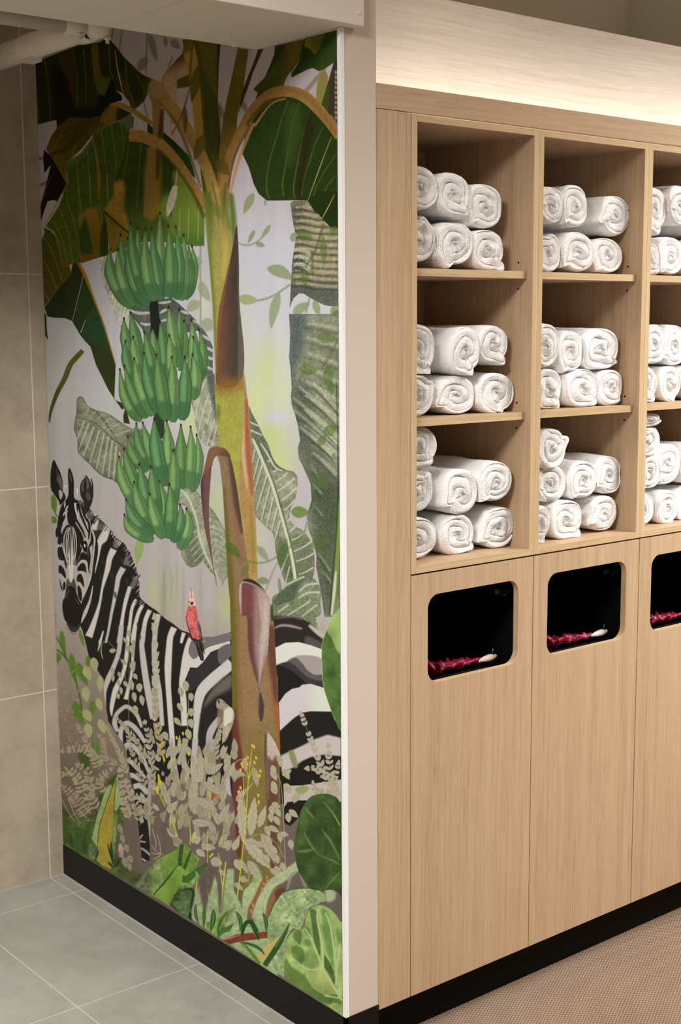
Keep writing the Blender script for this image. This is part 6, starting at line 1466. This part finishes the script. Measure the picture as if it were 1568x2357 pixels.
    for x, y in [(590, 660), (610, 700), (625, 680), (580, 700), (600, 730)]: leaf(C2(x, y - 20)[0], C2(x + 14, y + 16)[0], 4, (214, 120, 30))
    line(C2(520, 620, 535, 700), [4, 4], (214, 180, 50))
    line(C1(1260, 120, 1280, 260), [3, 9], (214, 196, 30)); line(C1(1240, 280, 1250, 380), [8, 4], (214, 200, 40)); line(C1(1270, 370, 1350, 540), [2, 3], (204, 196, 50))
    line(C1(1490, 600, 1520, 760), [1.6, 1.6], (196, 190, 70)); line(C1(1440, 700, 1510, 930), [1.6, 2.4], (196, 190, 70))
    line(C1(1180, 1140, 1260, 1150, 1290, 1100, 1250, 900), [2, 2.4, 2, 1.6], (170, 160, 132)); line(C1(1190, 1220, 1270, 1180, 1300, 1140), [2, 3, 2], (170, 160, 132)); line(C1(1170, 1040, 1240, 1120, 1340, 1170), [2, 2, 1.4], (166, 156, 128)); line(C1(1180, 820, 1230, 1000, 1220, 1080), [2, 2.6, 2], (164, 154, 126))
    pods(C1, [(1180, 710, 80), (1440, 850, 60), (1500, 990, 40), (770, 830, 70), (800, 960, 75), (850, 1080, 70), (900, 1220, 60), (830, 1260, 80), (890, 1320, 80), (780, 1110, 80), (1100, 570, 80), (980, 600, 75), (1320, 680, 80)], 6, (24, 13), (152, 148, 118))
    leaf(C1(765, 1010)[0], C1(790, 1200)[0], 11, (186, 166, 150)); fill(C1(755, 1110, 780, 1100, 785, 1180, 760, 1190), (206, 120, 170), soft=.4); fill(C1(785, 1150, 815, 1160, 800, 1210), (160, 140, 190), soft=.4)

def ground_plants():
    # tall striped agave blade, left
    P = C1(650, 250, 600, 280, 560, 380, 500, 560, 460, 700, 430, 840, 400, 960, 440, 1020, 470, 1060, 500, 760, 600, 500, 660, 300)
    fill(P, (150, 172, 112), s=0, tex=.08)
    fill(C1(735, 110, 760, 330, 765, 520, 720, 610, 690, 580, 700, 300), (150, 172, 116), s=0, tex=.08)
    fill(C1(728, 110, 640, 360, 560, 600, 510, 760, 480, 1000, 470, 1240, 540, 1300, 650, 1350, 660, 1000, 690, 700, 690, 420), (140, 158, 62), s=0, grad=[(235, 1900, 255, 1960, (160, 150, 78)), (240, 1790, 230, 1830, (164, 150, 60))], tex=.08)
    line(C1(728, 110, 640, 360, 560, 600, 500, 800, 475, 1000), [1, 1.4, 1.2, 1], (52, 62, 28)); line(C1(712, 200, 695, 450, 685, 590), [1, 1.2, 1], (52, 62, 28))
    fill(C1(690, 600, 740, 620, 720, 900, 690, 1200, 660, 1330, 660, 1000), (112, 134, 78), s=0, tex=.2, soft=.6)
    fill(C1(380, 1020, 470, 1070, 470, 1200, 430, 1220, 360, 1180), (104, 122, 84), soft=1, tex=.25)
    for a, b in [((605, 1015), (690, 1320)), ((645, 985), (680, 1280)), ((495, 1100), (440, 1240)), ((770, 1220), (700, 1330)), ((610, 1250), (680, 1330))]: leaf(C1(*a)[0], C1(*b)[0], 5, (46, 62, 38))
    # centre grass clump
    fill(C1(1000, 1500, 1080, 1400, 1180, 1320, 1180, 1500, 1190, 1700, 1100, 1640, 960, 1560), (112, 128, 92), soft=1, tex=.2)
    fill(np.vstack([C1(1170, 1360, 1230, 1230, 1330, 1180, 1500, 1090, 1568, 1030), C2(200, 1240, 260, 1240, 310, 1330, 410, 1410, 360, 1540, 380, 1640, 250, 1800, 60, 1950, 0, 1950), C1(1390, 1800, 1180, 1690)]), (118, 150, 66), s=0, blotch=.06, tex=.08)
    line(C1(1230, 1260, 1280, 1500, 1260, 1700), [14, 16, 8], (136, 150, 104), soft=1, tex=.2)
    for p, w, c in [((C1(1200, 1680), C1(1400, 1450), C1(1568, 1260)), (4, 7, 9), (60, 100, 38)), ((C1(1410, 1800), C1(1500, 1500), C2(200, 1250)), (9, 8, 9), (52, 90, 40)), ((C2(60, 1950), C2(200, 1600), C2(310, 1320)), (9, 10, 5), (56, 96, 44)), ((C2(200, 1660), C2(300, 1640), C2(510, 1470)), (12, 20, 8), (60, 100, 44))]:
        line(np.vstack(p), list(w), c, tex=.12)
    line(C1(1230, 1690, 1400, 1560, 1568, 1330), [8, 22, 22], (132, 164, 66), tex=.08); fill(C1(1210, 1700, 1568, 1330, 1568, 1500, 1400, 1820), (126, 160, 66), s=0, blotch=.05)
    line(C2(150, 1800, 260, 1760, 380, 1640, 360, 1560), [6, 16, 10, 3], (112, 138, 84), tex=.25)
    fill(C4(120, 380, 180, 320, 270, 285, 350, 280, 400, 320, 395, 400, 370, 480, 355, 560, 370, 640, 375, 710, 300, 690, 200, 600, 120, 520), (96, 122, 76), tex=.25, grain=.12)
    line(C4(160, 340, 270, 285, 370, 285, 400, 350, 380, 460, 355, 560), [2, 3, 6, 6, 5, 3], (34, 50, 30), soft=1); fill(C4(345, 590, 375, 640, 375, 710, 330, 680), (34, 50, 30))
    fill(C4(60, 470, 120, 500, 200, 600, 140, 560), (60, 80, 50))
    # pale green sea-weed arms
    SG = (164, 184, 136)
    fill(np.vstack([C4(380, 560, 430, 320, 480, 220, 520, 400, 560, 560, 640, 300, 690, 100, 730, 200, 760, 600, 800, 560, 830, 200, 870, 0, 960, 0, 960, 300, 1060, 500, 1130, 680, 1180, 720, 1400, 700, 1568, 500, 1568, 1500, 1350, 1340, 800, 980, 470, 770, 370, 690)]), SG, s=0, soft=1.4, tex=.10, alpha=.95, grain=.04)
    fill(C4(470, 220, 560, 0, 700, 0, 640, 200, 590, 420, 570, 600, 540, 560, 500, 400), (100, 88, 80), soft=2.5, alpha=.9); fill(C4(740, 200, 790, 260, 790, 560, 760, 600), (100, 88, 80), soft=2.5, alpha=.8)
    fill(C3(0, 1400, 0, 1170, 60, 1080, 110, 990, 160, 950, 185, 1040, 120, 1180, 60, 1290, 30, 1420), SG, soft=.8, tex=.10, grain=.04)
    fill(C3(90, 1400, 120, 1270, 180, 1140, 260, 1030, 360, 960, 450, 900, 530, 850, 560, 900, 520, 960, 400, 1050, 300, 1110, 240, 1240, 200, 1420), (176, 190, 150), soft=1.2, tex=.08, grain=.04)
    fill(C3(260, 1210, 320, 1130, 390, 1100, 360, 1170, 300, 1230, 240, 1400, 215, 1420, 230, 1310), (150, 104, 62), soft=1.2); fill(C3(310, 1150, 390, 1100, 400, 1150, 330, 1220), (104, 60, 54), soft=1)
    fill(C3(55, 1300, 110, 1200, 170, 1060, 220, 1000, 240, 1010, 190, 1100, 130, 1230, 90, 1330, 75, 1410, 50, 1400), (142, 100, 58), soft=1)
    for x, y in [(90, 1270), (75, 1330), (100, 1290), (200, 1070), (230, 1010), (180, 1120), (235, 1040), (85, 1350)]: leaf(C3(x, y - 16)[0], C3(x + 6, y + 16)[0], 4.5, (196, 146, 80))
    line(C3(510, 950, 460, 1000, 430, 1130), [2, 8, 3], (150, 146, 130), soft=1); line(C3(560, 980, 600, 1060, 620, 1120), [6, 12, 8], (150, 146, 128), soft=2, alpha=.8)
    # velvety leaf
    fill(C3(240, 1440, 300, 1270, 380, 1160, 470, 1125, 620, 1110, 740, 1130, 790, 1170, 805, 1240, 740, 1260, 640, 1300, 600, 1400, 560, 1520, 480, 1500, 420, 1600, 400, 1800, 400, 1980, 240, 1870, 0, 1740, 0, 1640, 230, 1600), (150, 172, 122), s=0, tex=.16, grain=.08)
    line(C3(240, 1400, 300, 1270, 380, 1160, 470, 1125, 620, 1110, 740, 1130, 800, 1180, 805, 1240, 740, 1260), [2, 2.5, 3, 3, 3, 3, 3, 3, 2], (74, 90, 58), soft=.8, alpha=.8)
    fill(C3(800, 1130, 870, 1130, 900, 1170, 880, 1230, 810, 1240), (172, 184, 142), soft=2)
    # broad watercolour leaf, dark
    P = C3(945, 280, 900, 230, 820, 200, 740, 200, 660, 225, 600, 290, 555, 380, 530, 500, 505, 640, 500, 760, 530, 920, 600, 1050, 650, 1115, 760, 1135, 880, 1130, 950, 1200, 990, 1360, 990, 280)
    mk = fill(P, (60, 84, 42), blotch=.10, tex=.06)
    fill(C3(560, 380, 620, 260, 740, 210, 900, 260, 830, 300, 700, 280, 640, 400, 600, 640, 530, 700), (78, 106, 56), soft=1, alpha=.6, clip=mk, blotch=.1)
    fill(C3(880, 1130, 990, 1100, 990, 1380, 900, 1330, 900, 1220), (56, 74, 36), soft=1, clip=mk)
    for v, w in [((590, 570, 650, 680, 740, 800), 6), ((520, 760, 620, 750, 700, 730), 8), ((760, 540, 850, 660, 940, 840), 7), ((600, 330, 690, 440), 7), ((740, 790, 880, 850, 940, 890), 5), ((800, 1110, 880, 1020, 940, 960), 5), ((770, 270, 860, 370, 945, 500), 5)]:
        line(C3(*v), [w * .3, w, w * .3], (110, 136, 74), clip=mk, soft=.4, alpha=.75)
    line(C3(880, 400, 940, 510), [1, 2], (170, 180, 80), clip=mk)
    # pale cabbage-like leaf
    P = C3(950, 1440, 900, 1370, 840, 1310, 760, 1275, 680, 1290, 620, 1360, 580, 1500, 500, 1520, 430, 1600, 405, 1720, 405, 1860, 430, 1990, 560, 2080, 720, 2180, 960, 2350, 1000, 2350, 1000, 1440)
    mk = fill(P, (156, 182, 108), blotch=.05, tex=.06)
    for q, c in [((650, 1320, 720, 1350, 740, 1500, 750, 1740, 730, 1750, 690, 1640, 670, 1480), (78, 110, 52)), ((590, 1450, 640, 1500, 660, 1560, 640, 1590, 600, 1530), (110, 144, 78)), ((490, 1540, 550, 1510, 570, 1560, 560, 1640, 540, 1670, 490, 1620), (92, 128, 64)), ((600, 1610, 650, 1620, 660, 1670, 610, 1670), (112, 146, 82)), ((480, 1680, 560, 1670, 600, 1760, 570, 1850, 500, 1820, 470, 1740), (100, 136, 66)), ((620, 1720, 690, 1730, 740, 1850, 680, 1880, 590, 1850), (132, 164, 92)), ((760, 1340, 820, 1350, 880, 1600, 880, 1840, 840, 1800, 790, 1620), (112, 148, 80)), ((780, 1760, 850, 1850, 910, 2040, 880, 2060, 800, 1920), (74, 106, 48)), ((410, 1790, 480, 1880, 600, 1960, 680, 2080, 860, 2200, 800, 2230, 560, 2080, 430, 1990), (100, 132, 62)), ((900, 1500, 960, 1560, 960, 1700, 920, 1640), (128, 162, 92)), ((680, 1900, 800, 1900, 870, 2050, 800, 2100, 700, 2000), (170, 184, 112)), ((840, 2140, 960, 2160, 960, 2230, 860, 2210), (104, 136, 66))]:
        fill(C3(*q), c, soft=.7, clip=mk, blotch=.08, alpha=.9)
    for v, w in [((960, 2200, 860, 2030, 780, 1900, 680, 1640, 600, 1500), 5), ((770, 1900, 770, 1700, 720, 1400, 740, 1300), 6), ((900, 2060, 900, 1880, 850, 1500, 800, 1350), 5), ((770, 1890, 640, 1900, 540, 1840, 430, 1740), 4), ((640, 1700, 560, 1680, 480, 1600), 3), ((940, 1650, 910, 1900), 4), ((790, 2150, 960, 2180), 4)]:
        line(C3(*v), [w, w * .6], (188, 206, 146), clip=mk, soft=.4)
    # tan wedge, twig, small grass blades
    fill(C3(120, 1760, 200, 1690, 330, 1590, 390, 1560, 330, 1700, 230, 1790, 180, 1840), (196, 180, 112), s=0, soft=.4)
    fill(C4(570, 770, 700, 690, 830, 610, 980, 530, 900, 640, 850, 760, 760, 900, 720, 940, 640, 880), (122, 156, 76), soft=.8, tex=.2)
    fill(C4(800, 985, 900, 950, 1000, 905, 1100, 895, 1250, 885, 1425, 870, 1425, 960, 1300, 970, 1100, 1000, 950, 1030, 890, 1045), (128, 66, 48), s=0, tex=.15); line(C4(820, 985, 920, 955, 1050, 915), [1.5, 4, 1.5], (196, 120, 80), soft=.5)
    for a, b, w, bd in [((480, 780), (430, 480), 7, .08), ((540, 820), (550, 510), 8, 0), ((630, 880), (675, 550), 12, -.05), ((1030, 880), (985, 585), 9, -.15), ((1400, 890), (1355, 600), 9, -.1), ((1065, 940), (1150, 715), 9, .1), ((740, 950), (850, 620), 6, .12)]:
        leaf(C4(*b)[0], C4(*a)[0], w, (48, 84, 42), bend=bd); leaf(C4(*b)[0], C4(*a)[0], w * .4, (92, 132, 66), bend=bd, soft=.4)
    line(C4(1070, 930, 1120, 760, 1200, 740, 1260, 860, 1310, 990), [4, 9, 11, 9, 2], (40, 74, 40)); line(C4(1190, 720, 1250, 800, 1300, 865), [5, 7, 2], (44, 80, 42)); line(C4(1130, 800, 1180, 790, 1250, 920), [1.5, 2, 1], (110, 148, 92))
    line(C4(740, 950, 800, 860, 880, 830, 950, 760), [3, 12, 12, 2], (76, 116, 54)); line(C4(1050, 1015, 1200, 1050, 1320, 1110, 1390, 1195), [3, 7, 7, 1], (62, 102, 46)); line(C4(1050, 1015, 1160, 1110, 1250, 1230, 1320, 1320), [3, 7, 8, 7], (98, 136, 60))
    line(C3(450, 1450, 400, 1560, 330, 1680, 210, 1860), [2, 9, 13, 12], (50, 88, 38)); line(C3(450, 1450, 390, 1560, 310, 1690), [1, 3, 4], (84, 124, 56))

def vine_front():
    g = dict(soft=.6, alpha=.55)
    c = (84, 116, 50)
    line(B3(560, 1880, 700, 1960, 850, 1985, 1000, 1940, 1150, 1840, 1300, 1700), [4, 4, 4, 4, 4, 3], c, **g)
    leaf(B3(450, 1750)[0], B3(620, 1920)[0], 22, (70, 110, 36), soft=.6, alpha=.7); leaf(B3(820, 1790)[0], B3(945, 1960)[0], 17, (110, 132, 80), **g); leaf(B3(640, 2130)[0], B3(720, 1990)[0], 16, c, **g)
    leaf(B3(950, 2200)[0], B3(800, 2180)[0], 17, c, **g); line(B3(920, 2300, 980, 2130, 1050, 1980), [4, 4, 3], (120, 132, 90), **g)
    leaf(B3(1080, 2020)[0], B3(1160, 1700)[0], 22, (74, 106, 48), **g); leaf(B5(480, 1300)[0], B5(670, 1310)[0], 27, (100, 132, 64), soft=.6, alpha=.85); line(B5(640, 1400, 620, 1500, 540, 1600), [3, 4, 3], c, **g)
    leaf(B5(360, 1960)[0], B5(380, 2150)[0], 8, c, **g)
    for a, b, w in [((820, 520), (940, 440), 26), ((880, 0), (900, 130), 16), ((760, 640), (830, 520), 18), ((700, 960), (860, 1010), 34), ((740, 1560), (790, 1700), 34)]:
        leaf(B5(*a)[0], B5(*b)[0], w, (76, 108, 46), **g)
    for a, b, w in [((640, 480), (830, 580), 26), ((940, 520), (960, 880), 17), ((870, 1720), (1110, 1740), 26), ((660, 2090), (880, 2120), 26), ((1000, 2050), (1010, 2340), 22), ((720, 930), (740, 1120), 18), ((1030, 440), (1130, 500), 22), ((1090, 1400), (1120, 1500), 20)]:
        leaf(B4(*a)[0], B4(*b)[0], w, (82, 114, 44), **g)
    line(B4(950, 380, 900, 560, 850, 700, 740, 900), [6, 6, 5, 4], (84, 84, 44), **g); line(B4(820, 700, 820, 1000), [6, 5], (96, 104, 60), **g); line(B4(1120, 1740, 1050, 1900, 920, 2110), [4, 4, 3], (88, 92, 50), **g)
    leaf(B2(1210, 620)[0], B2(1200, 720)[0], 10, (90, 116, 60), **g); leaf(B3(370, 150)[0], B3(370, 360)[0], 9, (110, 130, 50), soft=1, alpha=.8)
    leaf(B1(1100, 620)[0], B1(1180, 770)[0], 18, (80, 116, 62), alpha=.5, soft=.6)

def front_edge_leaf():
    P = H4(1245, 95, 1190, 160, 1120, 270, 1085, 370, 1045, 480, 1030, 600, 1035, 800, 1050, 1000, 1080, 1130, 1130, 1280, 1190, 1430, 1245, 1540, 1320, 1540, 1320, 95)
    mk = fill(P, (84, 116, 58), s=1, blotch=.07, tex=.06)
    fill(H4(1245, 90, 1120, 270, 1090, 370, 1150, 460, 1190, 560, 1250, 650, 1300, 600, 1300, 80), (150, 176, 104), soft=.8, clip=mk, blotch=.07)
    line(H4(1185, 160, 1120, 270, 1085, 370, 1045, 480, 1030, 600, 1035, 800, 1050, 1000, 1080, 1130, 1190, 1430), [1.2] * 4, (196, 206, 150), alpha=.8)

def texture_pass():
    # faint horizontal weave of the paper
    yy = np.arange(CH)[:, None]
    SH.c *= (1 + .012 * np.sin(yy * 2.1) + .010 * SH.fine)[..., None]
    np.clip(SH.c, 0, 1, out=SH.c)

paint_background(); vine_back(); engraved_leaves(); zebra(); zebra_head(); folded_leaf_left(); top_leaves(); stems(); stalk(); bunches(); bird()
pale_plants(); ground_plants(); vine_front(); front_edge_leaf(); texture_pass()

def lay_on_wall():
    """resample the drawing sheet onto the real wall (y, z), as printed wallpaper"""
    y0, y1, z0, z1 = .0090, L, .0850, 2.42
    TW, TH = 1400, 2900
    Yg, Zg = np.meshgrid(y0 + (np.arange(TW) + .5) / TW * (y1 - y0), z0 + (np.arange(TH) + .5) / TH * (z1 - z0))
    C = np.array([-1.65276, -2.02265, 1.5])
    D = np.stack([np.zeros_like(Yg) - C[0], Yg - C[1], Zg - C[2]], -1)
    zc = D @ np.array(fw); u = 784 + F_PX * (D @ np.array(rt)) / zc; v = 1178.5 - F_PX * (D @ np.array(up)) / zc
    a = np.clip((u - DX0) * K - .5, 0, CW - 1.01); b = np.clip((v - DY0) * K - .5, 0, CH - 1.01)
    ia = a.astype(int); ib = b.astype(int); fa = (a - ia)[..., None]; fb = (b - ib)[..., None]
    c = SH.c
    px = (c[ib, ia] * (1 - fa) + c[ib, ia + 1] * fa) * (1 - fb) + (c[ib + 1, ia] * (1 - fa) + c[ib + 1, ia + 1] * fa) * fb
    img = bpy.data.images.new('jungle_print', TW, TH, alpha=False)
    out = np.ones((TH, TW, 4), np.float32); out[..., :3] = px
    img.pixels.foreach_set(out.ravel()); img.update(); img.pack()
    t = NT('printed_wallpaper')
    tx = t.node('ShaderNodeTexImage', image=img)
    tx.interpolation = 'Cubic'
    v_ = t.coords((1, 1, 1), jitter=False)
    wv = t.noise(t.node('ShaderNodeMapping', ins={'Vector': v_, 'Scale': (1, 120, 900)}).outputs[0], 1.0, 3, .6)
    t.bump(wv, .10, .0005)
    mat = t.done(tx.outputs[0], .6, .10)
    m = MB(); m.box(-.0006, .0042, y0, y1, z0, z1)
    o = m.build('jungle_mural', mat)
    me = o.data
    uv = me.uv_layers.new(name='UVMap')
    oy, oz = o['_o'][1], o['_o'][2]
    for lp in me.loops:
        co = me.vertices[lp.vertex_index].co
        uv.data[lp.index].uv = ((co.y / S + oy - y0) / (y1 - y0), (co.z / S + oz - z0) / (z1 - z0))
    tag(o, 'printed jungle wallpaper with zebra, banana plant and pink cockatoo', 'mural')
lay_on_wall()
